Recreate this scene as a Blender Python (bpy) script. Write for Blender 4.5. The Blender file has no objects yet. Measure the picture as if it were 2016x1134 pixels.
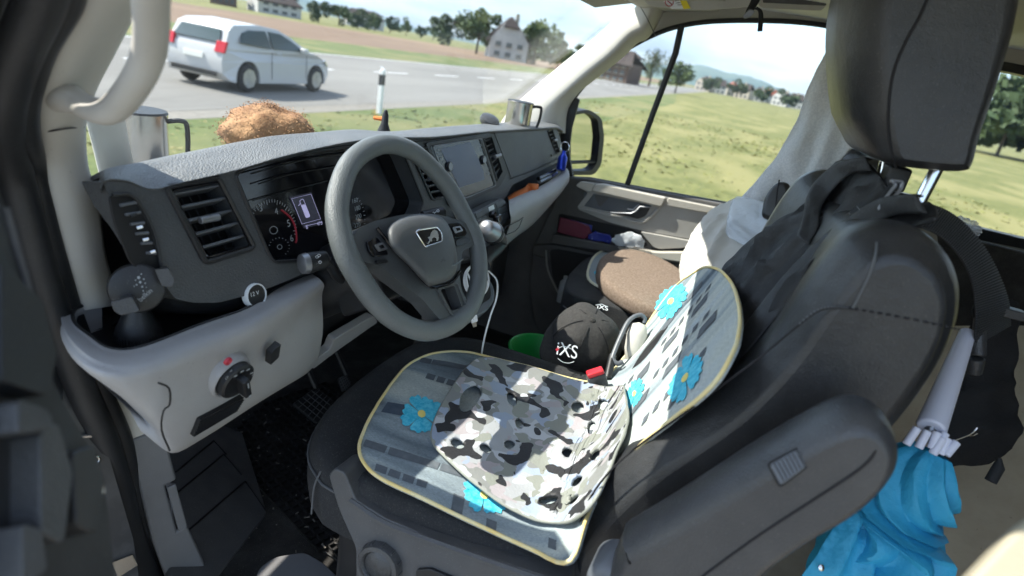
import bpy, bmesh, math, random
from mathutils import Vector as V, Matrix, geometry, noise
random.seed(7)
R = math.radians
# ---------------------------------------------------------------- camera, world, sun, exposure
F, PHI, PIT, AZ, CX, CY = 1150.0, R(10.8), R(21.8), R(15.4), 1008.0, 567.0
CAM = V((0, 0, 1.95))
fh = V((math.cos(AZ), math.sin(AZ), 0)); rr = V((math.sin(AZ), -math.cos(AZ), 0)); zz = V((0, 0, 1))
fw = fh*math.cos(PIT) - zz*math.sin(PIT); uu = fh*math.sin(PIT) + zz*math.cos(PIT)
sc = bpy.context.scene
col = sc.collection
cd = bpy.data.cameras.new('camera'); cam = bpy.data.objects.new('camera', cd); col.objects.link(cam)
ir = rr*math.cos(PHI) + uu*math.sin(PHI); iu = -rr*math.sin(PHI) + uu*math.cos(PHI)
M = Matrix((ir, iu, -fw)).transposed().to_4x4(); M.translation = CAM
cam.matrix_world = M
cd.sensor_width = 36; cd.lens = F/2016*36; cd.clip_start = 0.02; cd.clip_end = 30000
cd.dof.use_dof = True; cd.dof.focus_distance = 1.25; cd.dof.aperture_fstop = 3.0
sc.camera = cam
SUN = V((-0.21, 0.87, 1.0)).normalized()
w = bpy.data.worlds.new("World"); sc.world = w; w.use_nodes = True
nt = w.node_tree; nt.nodes.clear()
def N(t, typ, **k):
    n = t.nodes.new(typ)
    for a, b in k.items(): setattr(n, a, b)
    return n
out = N(nt, 'ShaderNodeOutputWorld'); bg = N(nt, 'ShaderNodeBackground'); bg.inputs[1].default_value = 0.15
sky = N(nt, 'ShaderNodeTexSky', sky_type='NISHITA', sun_disc=False)
sky.sun_elevation = math.asin(SUN.z); sky.sun_rotation = math.atan2(SUN.x, SUN.y)
sky.dust_density = .7; sky.air_density = 1.0
tc = N(nt, 'ShaderNodeTexCoord'); mp = N(nt, 'ShaderNodeMapping'); mp.inputs['Scale'].default_value = (1.2, 1.2, 7)
ns = N(nt, 'ShaderNodeTexNoise'); ns.inputs['Scale'].default_value = 2.2; ns.inputs['Detail'].default_value = 6; ns.inputs['Roughness'].default_value = .55
cr_ = N(nt, 'ShaderNodeValToRGB'); cr_.color_ramp.elements[0].position = .40; cr_.color_ramp.elements[1].position = .64
mx = N(nt, 'ShaderNodeMix', data_type='RGBA'); mx.inputs[7].default_value = (1.7, 1.72, 1.78, 1)
nt.links.new(tc.outputs['Generated'], mp.inputs[0]); nt.links.new(mp.outputs[0], ns.inputs['Vector'])
nt.links.new(ns.outputs[0], cr_.inputs[0]); nt.links.new(cr_.outputs[0], mx.inputs[0])
nt.links.new(sky.outputs[0], mx.inputs[6]); nt.links.new(mx.outputs[2], bg.inputs[0]); nt.links.new(bg.outputs[0], out.inputs[0])
sl = bpy.data.lights.new('sun', 'SUN'); sl.energy = 3.6; sl.angle = R(0.5); sl.color = (1, .94, .85)
so = bpy.data.objects.new('sun', sl); col.objects.link(so); so.rotation_euler = SUN.to_track_quat('Z', 'Y').to_euler()
sc.view_settings.view_transform = 'Standard'; sc.view_settings.look = 'None'
sc.view_settings.exposure = 1.75; sc.view_settings.gamma = 1
sc.render.engine = 'CYCLES'
try:
    sc.cycles.max_bounces = 10; sc.cycles.diffuse_bounces = 5; sc.cycles.transparent_max_bounces = 16
except Exception: pass

# ---------------------------------------------------------------- pixel -> world
def ray(px, py):
    dx, dy = px-CX, py-CY
    a = dx*math.cos(PHI)+dy*math.sin(PHI); b = dx*math.sin(PHI)-dy*math.cos(PHI)
    return fw + rr*(a/F) + uu*(b/F)
def P(px, py, x=None, y=None, z=None, d=None):
    r_ = ray(px, py)
    if d is not None: return CAM + r_*d
    if x is not None: return CAM + r_*(x-CAM.x)/r_.x
    if y is not None: return CAM + r_*(y-CAM.y)/r_.y
    return CAM + r_*(z-CAM.z)/r_.z
class Pl:
    def __init__(s, p0, n, up=(0, 0, 1)):
        s.p0 = V(p0); s.n = V(n).normalized(); s.r = V(up).cross(s.n).normalized(); s.u = s.n.cross(s.r)
    def at(s, px, py):
        r_ = ray(px, py); return CAM + r_*((s.p0-CAM).dot(s.n)/r_.dot(s.n))
    def off(s, k): return Pl(s.p0 + s.n*k, s.n)
    def uv(s, p): q = p-s.p0; return (q.dot(s.r), q.dot(s.u))
    def w(s, a, b, k=0): return s.p0 + s.r*a + s.u*b + s.n*k
def cr(pts, n=6, closed=False):
    L = len(pts); o = []; pts = [V(p) for p in pts]
    for i in range(L if closed else L-1):
        p1, p2 = pts[i], pts[(i+1) % L]
        p0 = pts[i-1] if (closed or i > 0) else p1*2-p2
        p3 = pts[(i+2) % L] if (closed or i+2 < L) else p2*2-p1
        for k in range(n):
            t = k/n
            o.append(.5*((2*p1)+(p2-p0)*t+(2*p0-5*p1+4*p2-p3)*t*t+(3*p1-p0-3*p2+p3)*t*t*t))
    if not closed: o.append(pts[-1].copy())
    return o
def rc(pts, r=6, n=4):            # round the corners of a closed pixel outline
    o = []; L = len(pts); pts = [V(p[:2]) for p in pts]
    for i, p in enumerate(pts):
        a, b = pts[i-1]-p, pts[(i+1) % L]-p
        k = min(r, a.length*.45, b.length*.45)
        s, e = p+a.normalized()*k, p+b.normalized()*k
        for j in range(n+1):
            t = j/n; o.append(s*(1-t)**2+p*2*t*(1-t)+e*t*t)
    return o
def ell(cx, cy, a, b, rot=0, n=28):
    c, s = math.cos(R(rot)), math.sin(R(rot))
    return [(cx+a*math.cos(t)*c-b*math.sin(t)*s, cy+a*math.cos(t)*s+b*math.sin(t)*c) for t in [2*math.pi*i/n for i in range(n)]]

# ---------------------------------------------------------------- materials
MT = {}
def mat(name, c, rough=.5, metal=0, bump=None, var=None, spec=None, emit=None, alpha=None, bump2=None):
    m = bpy.data.materials.new(name); m.use_nodes = True; t = m.node_tree; b = t.nodes['Principled BSDF']
    b.inputs['Base Color'].default_value = (*c, 1); b.inputs['Roughness'].default_value = rough; b.inputs['Metallic'].default_value = metal
    if spec is not None: b.inputs['Specular IOR Level'].default_value = spec
    if emit: b.inputs['Emission Color'].default_value = (*emit[0], 1); b.inputs['Emission Strength'].default_value = emit[1]
    if alpha is not None: b.inputs['Alpha'].default_value = alpha
    g = N(t, 'ShaderNodeNewGeometry')
    if bump:
        last = None
        for (kind, s, st, di) in ([bump]+([bump2] if bump2 else [])):
            if kind == 'v': n_ = N(t, 'ShaderNodeTexVoronoi'); n_.inputs['Scale'].default_value = s; o = n_.outputs['Distance']
            else: n_ = N(t, 'ShaderNodeTexNoise'); n_.inputs['Scale'].default_value = s; n_.inputs['Detail'].default_value = 4; o = n_.outputs[0]
            t.links.new(g.outputs['Position'], n_.inputs['Vector'])
            bp = N(t, 'ShaderNodeBump'); bp.inputs['Strength'].default_value = st; bp.inputs['Distance'].default_value = di
            t.links.new(o, bp.inputs['Height'])
            if last: t.links.new(last.outputs[0], bp.inputs['Normal'])
            last = bp
        t.links.new(last.outputs[0], b.inputs['Normal'])
    if var:      # (scale, colour2, lo, hi[, stretch])
        n_ = N(t, 'ShaderNodeTexNoise'); n_.inputs['Scale'].default_value = var[0]; n_.inputs['Detail'].default_value = 6; n_.inputs['Roughness'].default_value = .62
        src = g.outputs['Position']
        if len(var) > 4:
            mpp = N(t, 'ShaderNodeMapping'); mpp.inputs['Scale'].default_value = var[4]; t.links.new(src, mpp.inputs[0]); src = mpp.outputs[0]
        t.links.new(src, n_.inputs['Vector'])
        r_ = N(t, 'ShaderNodeValToRGB'); r_.color_ramp.elements[0].position = var[2]; r_.color_ramp.elements[1].position = var[3]
        r_.color_ramp.elements[0].color = (*c, 1); r_.color_ramp.elements[1].color = (*var[1], 1)
        t.links.new(n_.outputs[0], r_.inputs[0]); t.links.new(r_.outputs[0], b.inputs['Base Color'])
        n2 = N(t, 'ShaderNodeMapRange'); n2.inputs[3].default_value = max(.02, rough-.07); n2.inputs[4].default_value = min(1, rough+.1)
        t.links.new(n_.outputs[0], n2.inputs[0]); t.links.new(n2.outputs[0], b.inputs['Roughness'])
    MT[name] = m; return m
mat('dash_grain', (.095, .102, .108), .5, bump=('v', 330, .9, .0016), var=(14, (.12, .126, .13), .35, .7), bump2=('n', 60, .15, .002))
mat('dash_face', (.056, .061, .066), .45, bump=('v', 300, .6, .0011), var=(9, (.074, .079, .084), .35, .75))
mat('dash_dark', (.012, .013, .015), .45, bump=('n', 300, .1, .0006))
mat('black_gloss', (.006, .006, .008), .08)
mat('recess', (.006, .006, .007), .6)
mat('grey_trim', (.31, .305, .305), .5, bump=('v', 620, .4, .0007), var=(7, (.36, .355, .35), .3, .75))
mat('door_trim', (.33, .32, .30), .52, bump=('v', 620, .3, .0006), var=(6, (.38, .37, .345), .3, .75))
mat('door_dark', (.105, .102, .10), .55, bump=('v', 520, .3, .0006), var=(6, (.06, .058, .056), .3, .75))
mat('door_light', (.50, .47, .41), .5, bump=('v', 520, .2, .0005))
mat('beige', (.46, .44, .40), .62, bump=('n', 420, .3, .0010), var=(5, (.53, .51, .465), .3, .75))
mat('headliner', (.44, .42, .36), .85, bump=('n', 700, .4, .0012), var=(4, (.5, .475, .41), .3, .75))
mat('rubber', (.016, .017, .019), .5, bump=('n', 150, .2, .001))
mat('paint_dark', (.035, .038, .043), .3, bump=('n', 30, .05, .001), var=(25, (.075, .077, .08), .45, .8))
mat('wheel_grain', (.10, .112, .112), .40, bump=('v', 520, .7, .0010), var=(12, (.13, .14, .14), .35, .75))
mat('wheel_hub', (.055, .058, .060), .5, bump=('v', 620, .3, .0006), var=(14, (.07, .074, .077), .35, .75))
mat('chrome', (.75, .76, .78), .18, 1)
mat('steel', (.62, .6, .57), .26, 1, bump=('n', 8, .05, .001))
mat('satin', (.30, .31, .33), .42, .8)
mat('leather', (.021, .0225, .025), .31, bump=('v', 560, .5, .0008), var=(8, (.031, .032, .034), .35, .75), bump2=('n', 15, .35, .010))
mat('fabric', (.019, .020, .022), .9, bump=('n', 900, .7, .002), var=(300, (.06, .06, .06), .52, .78))
mat('plastic_dark', (.044, .046, .049), .33, bump=('v', 380, .6, .0009), var=(10, (.056, .057, .059), .35, .75))
mat('plastic_mid', (.1, .11, .125), .4, bump=('v', 560, .25, .0005))
mat('stitch', (.01, .01, .012), .8)
mat('seam_light', (.085, .09, .095), .5)
mat('seat_shell', (.062, .062, .064), .48, bump=('v', 600, .35, .0007), var=(10, (.075, .08, .086), .35, .75))
mat('kick_grey', (.14, .14, .142), .5, bump=('v', 600, .35, .0007), var=(10, (.17, .17, .172), .35, .75))
mat('carpet', (.018, .017, .016), .95, bump=('n', 500, .8, .003), var=(60, (.035, .033, .03), .45, .75))
mat('mat_rubber', (.012, .012, .012), .5, bump=('n', 120, .4, .002), var=(30, (.03, .029, .027), .6, .85))
mat('foot_panel', (.06, .06, .06), .6, bump=('n', 200, .3, .001), var=(9, (.095, .092, .088), .4, .8))
mat('white', (.8, .8, .8), .4); mat('white_print', (.75, .78, .8), .5)
mat('print_dim', (.35, .37, .38), .5)
mat('print_red', (.45, .03, .05), .5)
mat('lcd', (.01, .01, .015), .2, emit=((.10, .11, .17), .06)); mat('lcd_line', (.3, .3, .5), .4, emit=((.62, .6, .95), .13))
mat('screen', (.010, .013, .02), .1, bump=('n', 2, .02, .001))
mat('yellow_pipe', (.78, .68, .38), .7, bump=('n', 300, .5, .002), var=(25, (.85, .62, .2), .4, .7))
mat('cream_pipe', (.72, .7, .52), .7, bump=('n', 300, .5, .002))
mat('petal', (.02, .42, .62), .85, var=(110, (.13, .62, .78), .38, .62)); mat('flower_core', (.85, .72, .2), .7)
mat('rect_dark', (.085, .10, .115), .8, var=(90, (.12, .135, .15), .4, .7)); mat('slate', (.045, .065, .095), .8, var=(60, (.07, .09, .12), .4, .7))
mat('orange', (.62, .16, .03), .8, bump=('n', 300, .6, .002))
mat('blue_metal', (.02, .05, .42), .28, .6); mat('blue_pack', (.02, .03, .25), .35, var=(60, (.4, .45, .7), .6, .72)); mat('maroon', (.16, .02, .05), .35)
mat('white_cloth', (.55, .53, .48), .8, bump=('n', 30, .4, .004), bump2=('n', 400, .2, .001))
mat('plastic_film', (.72, .76, .8), .18, bump=('n', 45, .9, .006), alpha=.5)
mat('paper', (.8, .82, .84), .5)
mat('screws', (.35, .36, .38), .35, .9, bump=('n', 90, 1, .01), var=(140, (.02, .02, .02), .45, .55))
mat('hoodie', (.56, .58, .60), .92, bump=('n', 500, .8, .002), var=(180, (.7, .71, .72), .4, .65))
mat('jacket', (.013, .0135, .015), .6, bump=('n', 20, .6, .01), var=(8, (.022, .023, .025), .35, .7), bump2=('n', 700, .25, .001))
mat('webbing', (.020, .022, .025), .8, bump=('n', 600, .5, .001))
mat('bag_black', (.010, .0105, .012), .85, bump=('n', 300, .6, .002), bump2=('n', 12, .5, .01))
mat('cap_black', (.030, .029, .029), .95, bump=('n', 700, .8, .002), var=(120, (.048, .046, .044), .4, .7))
mat('bucket', (.02, .30, .06), .35)
mat('buckle_red', (.55, .02, .03), .3)
mat('umb_blue', (.03, .34, .56), .6, bump=('n', 55, .6, .005), bump2=('n', 500, .3, .001))
mat('umb_white', (.72, .74, .86), .35)
mat('brown_plush', (.16, .115, .085), .95, bump=('n', 420, .9, .003), var=(150, (.25, .19, .145), .4, .66))
mat('floor_board', (.30, .25, .18), .75, bump=('n', 40, .3, .003), var=(6, (.40, .35, .26), .35, .7))
mat('cream_body', (.30, .275, .20), .5)
mat('fur_orange', (.20, .09, .04), .95, bump=('n', 60, .7, .01), var=(13, (.40, .23, .115), .35, .62))
mat('yellow_label', (.85, .68, .03), .6)
mat('mirror', (.8, .82, .84), .03, 1)
def glassmat():
    m = bpy.data.materials.new('pane_glass'); m.use_nodes = True; t = m.node_tree; t.nodes.clear()
    o = N(t, 'ShaderNodeOutputMaterial'); mi = N(t, 'ShaderNodeMixShader'); tr = N(t, 'ShaderNodeBsdfTransparent'); gl = N(t, 'ShaderNodeBsdfGlossy')
    tr.inputs[0].default_value = (.95, .97, .965, 1); gl.inputs['Roughness'].default_value = .02
    lw = N(t, 'ShaderNodeLayerWeight'); pw = N(t, 'ShaderNodeMath', operation='POWER'); pw.inputs[1].default_value = 4; t.links.new(lw.outputs['Facing'], pw.inputs[0])
    fr = N(t, 'ShaderNodeMath', operation='MULTIPLY_ADD'); fr.inputs[1].default_value = .22; fr.inputs[2].default_value = .012; t.links.new(pw.outputs[0], fr.inputs[0])
    t.links.new(fr.outputs[0], mi.inputs[0]); t.links.new(tr.outputs[0], mi.inputs[1]); t.links.new(gl.outputs[0], mi.inputs[2]); t.links.new(mi.outputs[0], o.inputs[0])
    MT['pane_glass'] = m
glassmat()
def covermat():      # woven cover: soft slate and pale bands across, fine weave
    m = mat('cover', (.3, .36, .4), .95, spec=.15); t = m.node_tree; b = t.nodes['Principled BSDF']
    uv = N(t, 'ShaderNodeUVMap'); sp = N(t, 'ShaderNodeSeparateXYZ'); t.links.new(uv.outputs[0], sp.inputs[0])
    ma = N(t, 'ShaderNodeMapping'); ma.inputs['Scale'].default_value = (12, 1.6, 1); t.links.new(uv.outputs[0], ma.inputs[0])
    n1 = N(t, 'ShaderNodeTexNoise'); n1.inputs['Scale'].default_value = 1.0; n1.inputs['Detail'].default_value = 5; n1.inputs['Roughness'].default_value = .45; t.links.new(ma.outputs[0], n1.inputs['Vector'])
    r1 = N(t, 'ShaderNodeValToRGB'); e = r1.color_ramp; e.elements[0].position = .33; e.elements[0].color = (.085, .11, .135, 1); e.elements[1].position = .47; e.elements[1].color = (.28, .33, .35, 1)
    x = e.elements.new(.6); x.color = (.47, .50, .46, 1); x = e.elements.new(.72); x.color = (.42, .47, .48, 1)
    t.links.new(n1.outputs[0], r1.inputs[0])
    ma2 = N(t, 'ShaderNodeMapping'); ma2.inputs['Scale'].default_value = (900, 160, 1); t.links.new(uv.outputs[0], ma2.inputs[0])
    n2 = N(t, 'ShaderNodeTexNoise'); n2.inputs['Scale'].default_value = 1; t.links.new(ma2.outputs[0], n2.inputs['Vector'])
    mm = N(t, 'ShaderNodeMix', data_type='RGBA', blend_type='OVERLAY'); mm.inputs[0].default_value = .6
    t.links.new(r1.outputs[0], mm.inputs[6]); t.links.new(n2.outputs[0], mm.inputs[7]); t.links.new(mm.outputs[2], b.inputs['Base Color'])
    bp = N(t, 'ShaderNodeBump'); bp.inputs['Strength'].default_value = .4; bp.inputs['Distance'].default_value = .001; t.links.new(n2.outputs[0], bp.inputs['Height']); t.links.new(bp.outputs[0], b.inputs['Normal'])
covermat()
def camomat():
    m = mat('camo', (.5, .5, .5), .6); t = m.node_tree; b = t.nodes['Principled BSDF']
    uv = N(t, 'ShaderNodeUVMap'); cur = None
    base = N(t, 'ShaderNodeRGB'); base.outputs[0].default_value = (.32, .33, .34, 1); cur = base.outputs[0]
    for i, (sc_, th, c, ox) in enumerate([(15, .53, (.20, .205, .195), 0), (21, .575, (.44, .455, .48), 7), (24, .60, (.33, .30, .31), 13), (18, .59, (.28, .33, .42), 31), (22, .575, (.22, .23, .20), 19), (21, .58, (.016, .016, .018), 25)]):
        ma = N(t, 'ShaderNodeMapping'); ma.inputs['Scale'].default_value = (sc_, sc_*.95, 1); ma.inputs['Location'].default_value = (ox, ox*1.7, 0); t.links.new(uv.outputs[0], ma.inputs[0])
        n1 = N(t, 'ShaderNodeTexNoise'); n1.inputs['Scale'].default_value = 1; n1.inputs['Detail'].default_value = 1.6; n1.inputs['Roughness'].default_value = .4; n1.inputs['Distortion'].default_value = .35; t.links.new(ma.outputs[0], n1.inputs['Vector'])
        gt = N(t, 'ShaderNodeMath', operation='GREATER_THAN'); gt.inputs[1].default_value = th; t.links.new(n1.outputs[0], gt.inputs[0])
        mi = N(t, 'ShaderNodeMix', data_type='RGBA'); mi.inputs[7].default_value = (*c, 1)
        t.links.new(gt.outputs[0], mi.inputs[0]); t.links.new(cur, mi.inputs[6]); cur = mi.outputs[2]
    t.links.new(cur, b.inputs['Base Color'])
    ma = N(t, 'ShaderNodeMapping'); ma.inputs['Scale'].default_value = (190, 190, 1); t.links.new(uv.outputs[0], ma.inputs[0])
    v = N(t, 'ShaderNodeTexVoronoi'); v.inputs['Scale'].default_value = 1; t.links.new(ma.outputs[0], v.inputs['Vector'])
    bp = N(t, 'ShaderNodeBump'); bp.inputs['Strength'].default_value = .35; bp.inputs['Distance'].default_value = .0012; t.links.new(v.outputs['Distance'], bp.inputs['Height']); t.links.new(bp.outputs[0], b.inputs['Normal'])
camomat()

def add_dust(name, c, amt, sc_=420, th=.66):      # fine lint, dust and faint scuffs lying on a surface
    t = MT[name].node_tree; b = t.nodes['Principled BSDF']; g = N(t, 'ShaderNodeNewGeometry'); inp = b.inputs['Base Color']
    n1 = N(t, 'ShaderNodeTexNoise'); n1.inputs['Scale'].default_value = sc_; n1.inputs['Detail'].default_value = 2; t.links.new(g.outputs['Position'], n1.inputs['Vector'])
    n2 = N(t, 'ShaderNodeTexNoise'); n2.inputs['Scale'].default_value = 11; n2.inputs['Detail'].default_value = 5; t.links.new(g.outputs['Position'], n2.inputs['Vector'])
    r1 = N(t, 'ShaderNodeMapRange'); r1.inputs[1].default_value = th; r1.inputs[2].default_value = th+.05; t.links.new(n1.outputs[0], r1.inputs[0])
    r2 = N(t, 'ShaderNodeMapRange'); r2.inputs[1].default_value = .5; r2.inputs[2].default_value = .75; r2.inputs[4].default_value = .35; t.links.new(n2.outputs[0], r2.inputs[0])
    ad = N(t, 'ShaderNodeMath', operation='ADD', use_clamp=True); t.links.new(r1.outputs[0], ad.inputs[0]); t.links.new(r2.outputs[0], ad.inputs[1])
    ml = N(t, 'ShaderNodeMath', operation='MULTIPLY'); ml.inputs[1].default_value = amt; t.links.new(ad.outputs[0], ml.inputs[0])
    mi = N(t, 'ShaderNodeMix', data_type='RGBA'); mi.inputs[7].default_value = (*c, 1); t.links.new(ml.outputs[0], mi.inputs[0])
    if inp.links: t.links.new(inp.links[0].from_socket, mi.inputs[6])
    else: mi.inputs[6].default_value = inp.default_value
    t.links.new(mi.outputs[2], inp)
for nm_, am_ in (('dash_grain', .3), ('dash_face', .18), ('dash_dark', .12), ('plastic_dark', .15), ('seat_shell', .2), ('leather', .12), ('fabric', .2), ('door_dark', .15), ('foot_panel', .3), ('mat_rubber', .15), ('rubber', .1), ('wheel_hub', .15), ('carpet', .3), ('jacket', .1)): add_dust(nm_, (.34, .32, .29), am_)
for nm_, am_ in (('grey_trim', .22), ('beige', .18), ('door_trim', .22), ('floor_board', .5)): add_dust(nm_, (.12, .105, .085), am_, 160, .70)

# ---------------------------------------------------------------- mesh builder
class MB:
    def __init__(s): s.v = []; s.f = []; s.m = []; s.uv = []
    def add(s, vs, fs, mi=0, uvs=None):
        o = len(s.v); s.v += [V(p) for p in vs]; s.f += [[o+i for i in f] for f in fs]; s.m += [mi]*len(fs)
        s.uv += list(uvs) if uvs else [(0, 0)]*len(vs); return s
    def tube(s, pts, r, n=10, mi=0, closed=False, cap=True, flat=1, up=None):
        pts = [V(p) for p in pts]; L = len(pts); vs = []; pa = None
        for i, p in enumerate(pts):
            if closed: d = pts[(i+1) % L]-pts[i-1]
            else: d = pts[min(i+1, L-1)]-pts[max(i-1, 0)]
            d.normalize()
            if pa is None:
                a = V(up) if up is not None else (V((0, 0, 1)) if abs(d.z) < .9 else V((1, 0, 0)))
                pa = (a-d*a.dot(d)).normalized()
            else: pa = (pa-d*pa.dot(d)).normalized()
            if up is not None: a = V(up); q = a-d*a.dot(d); pa = q.normalized() if q.length > .05 else pa
            b = d.cross(pa); k = r[i] if isinstance(r, (list, tuple)) else r
            for j in range(n):
                t = 2*math.pi*j/n; vs.append(p+pa*math.cos(t)*k*flat+b*math.sin(t)*k)
        fs = [[i*n+j, i*n+(j+1) % n, ((i+1) % L)*n+(j+1) % n, ((i+1) % L)*n+j] for i in range(L if closed else L-1) for j in range(n)]
        if cap and not closed: fs += [list(range(n))[::-1], [(L-1)*n+j for j in range(n)]]
        return s.add(vs, fs, mi)
    def lathe(s, c, ax, prof, n=28, mi=0, sq=None, cap=True):
        c = V(c); ax = V(ax).normalized(); a = ax.orthogonal().normalized() if sq is None else V(sq); b = ax.cross(a); vs = []
        for (r_, h) in prof:
            for j in range(n): t = 2*math.pi*j/n; vs.append(c+ax*h+(a*math.cos(t)+b*math.sin(t))*r_)
        L = len(prof); fs = [[i*n+j, i*n+(j+1) % n, (i+1)*n+(j+1) % n, (i+1)*n+j] for i in range(L-1) for j in range(n)]
        if prof[0][0] > 1e-4: fs.append(list(range(n))[::-1])
        if prof[-1][0] > 1e-4 and cap: fs.append([(L-1)*n+j for j in range(n)])
        return s.add(vs, fs, mi)
    def box(s, c, h, ax=None, mi=0):
        c = V(c); X, Y, Z = ax if ax else (V((1, 0, 0)), V((0, 1, 0)), V((0, 0, 1)))
        vs = [c+V(X)*h[0]*i+V(Y)*h[1]*j+V(Z)*h[2]*k for i in (-1, 1) for j in (-1, 1) for k in (-1, 1)]
        return s.add(vs, [[0, 1, 3, 2], [4, 6, 7, 5], [0, 4, 5, 1], [2, 3, 7, 6], [0, 2, 6, 4], [1, 5, 7, 3]], mi)
    def plate(s, pl, outl, th, holes=(), mi=0, k=0):
        """outline in pixels cast on plane pl, extruded th backwards (k = offset towards viewer)"""
        loops = [[pl.at(*p[:2])+pl.n*k for p in outl]]+[[pl.at(*p[:2])+pl.n*k for p in h_] for h_ in holes]
        return s.slab(loops, -pl.n*th, mi, pl)
    def slab(s, loops, d, mi=0, pl=None):
        flat = [p for l in loops for p in l]; n = len(flat)
        if pl: l2 = [[V((*pl.uv(p), 0)) for p in l] for l in loops]
        else: l2 = loops
        tr = [list(t) for t in geometry.tessellate_polygon(l2)] if len(loops) > 1 else [list(range(n))]
        vs = flat+[p+V(d) for p in flat]; fs = tr+[[i+n for i in t][::-1] for t in tr]; o = 0
        for l in loops:
            L = len(l)
            fs += [[o+i, o+(i+1) % L, o+(i+1) % L+n, o+i+n] for i in range(L)]; o += L
        return s.add(vs, fs, mi)
    def grid(s, ctrl, n=5, m=5, mi=0, fn=None, cu=False):
        rows = [cr(r_, m, cu) for r_ in ctrl]; C = len(rows[0])
        cols = [cr([r_[j] for r_ in rows], n) for j in range(C)]; Rn = len(cols[0])
        vs = [cols[j][i] for i in range(Rn) for j in range(C)]
        if fn: vs = [fn(p) for p in vs]
        fs = [[i*C+j, i*C+(j+1) % C, (i+1)*C+(j+1) % C, (i+1)*C+j] for i in range(Rn-1) for j in range(C if cu else C-1)]
        return s.add(vs, fs, mi, [(j/C, i/Rn) for i in range(Rn) for j in range(C)])
    def sheet(s, outl, fmap, cell=.01, holes=(), mi=0, cy=None):
        """fill a 2D outline with a fine grid and map (a,b)->world"""
        bm = bmesh.new(); loops = [[V((*p[:2], 0)) for p in outl]]+[[V((*p[:2], 0)) for p in h_] for h_ in holes]
        vv = [bm.verts.new(p) for l in loops for p in l]
        for t in (geometry.tessellate_polygon(loops) if len(loops) > 1 else [range(len(vv))]):
            try: bm.faces.new([vv[i] for i in t])
            except ValueError: pass
        xs = [p[0] for p in outl]; ys = [p[1] for p in outl]; cy = cy or cell
        if len(loops) > 1: bmesh.ops.dissolve_limit(bm, angle_limit=.01, verts=bm.verts, edges=bm.edges) if False else None
        a = min(xs)+cell*.5
        while a < max(xs):
            bmesh.ops.bisect_plane(bm, geom=bm.verts[:]+bm.edges[:]+bm.faces[:], plane_co=(a, 0, 0), plane_no=(1, 0, 0)); a += cell
        a = min(ys)+cy*.5
        while a < max(ys):
            bmesh.ops.bisect_plane(bm, geom=bm.verts[:]+bm.edges[:]+bm.faces[:], plane_co=(0, a, 0), plane_no=(0, 1, 0)); a += cy
        bm.verts.index_update(); co = [v.co.copy() for v in bm.verts]
        fs = [[v.index for v in f.verts] for f in bm.faces]; bm.free()
        return s.add([fmap(c.x, c.y) for c in co], fs, mi, [(c.x, c.y) for c in co])
    def build(s, name, mats, parent=None, smooth=True, bevel=0, seg=3, sub=0, solid=0, ang=40, soff=-1, weld=False, auto=None):
        me = bpy.data.meshes.new(name); me.from_pydata([tuple(v) for v in s.v], [], s.f); me.validate()
        for m in (mats if isinstance(mats, (list, tuple)) else [mats]): me.materials.append(MT[m] if isinstance(m, str) else m)
        if len(me.polygons) == len(s.m): me.polygons.foreach_set('material_index', s.m)
        uvl = me.uv_layers.new(name='UVMap')
        for lp in me.loops: uvl.data[lp.index].uv = s.uv[lp.vertex_index]
        bm = bmesh.new(); bm.from_mesh(me)
        if weld: bmesh.ops.remove_doubles(bm, verts=bm.verts, dist=1e-5)
        bmesh.ops.recalc_face_normals(bm, faces=bm.faces); bm.to_mesh(me); bm.free()
        o = bpy.data.objects.new(name, me); col.objects.link(o)
        if smooth:
            me.polygons.foreach_set('use_smooth', [True]*len(me.polygons))
            if not sub and not solid:
                try: me.set_sharp_from_angle(angle=R(ang))
                except Exception: pass
        if solid: q = o.modifiers.new('solid', 'SOLIDIFY'); q.thickness = solid; q.offset = soff
        if bevel:
            q = o.modifiers.new('bevel', 'BEVEL'); q.width = bevel; q.segments = seg; q.limit_method = 'ANGLE'; q.angle_limit = R(ang-5); q.harden_normals = False
            try: me.set_sharp_from_angle(angle=R(180))
            except Exception: pass
            q = o.modifiers.new('wn', 'WEIGHTED_NORMAL'); q.keep_sharp = True
        if sub: q = o.modifiers.new('sub', 'SUBSURF'); q.levels = sub; q.render_levels = sub
        if parent is not None:
            o.parent = parent
            o.matrix_parent_inverse = Matrix.Translation(-org(parent))
        return o
def org(o):
    p = V((0, 0, 0))
    while o is not None: p += o.location; p += (o.matrix_parent_inverse.translation if o.parent else V((0, 0, 0))); o = o.parent
    return p
def tag(o, label=None, cat=None, group=None, kind=None):
    if label: o['label'] = label
    if cat: o['category'] = cat
    if group: o['group'] = group
    if kind: o['kind'] = kind
    return o
def thing(name, label, cat, loc, group=None):
    o = bpy.data.objects.new(name, None); col.objects.link(o); o.location = V(loc); o.empty_display_size = .1
    return tag(o, label, cat, group)
def solo(o, label=None, cat=None, group=None, kind=None):     # a one-mesh thing: origin to its base
    me = o.data; xs = [v.co for v in me.vertices]
    c = V((sum(p.x for p in xs)/len(xs), sum(p.y for p in xs)/len(xs), min(p.z for p in xs)))
    me.transform(Matrix.Translation(-c)); o.location = c; return tag(o, label, cat, group, kind)
def dup(o, parent=None):
    c = o.copy(); col.objects.link(c)
    if parent is not None: c.parent = parent
    for ch in [k for k in o.children]: dup(ch, c)
    return c
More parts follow.
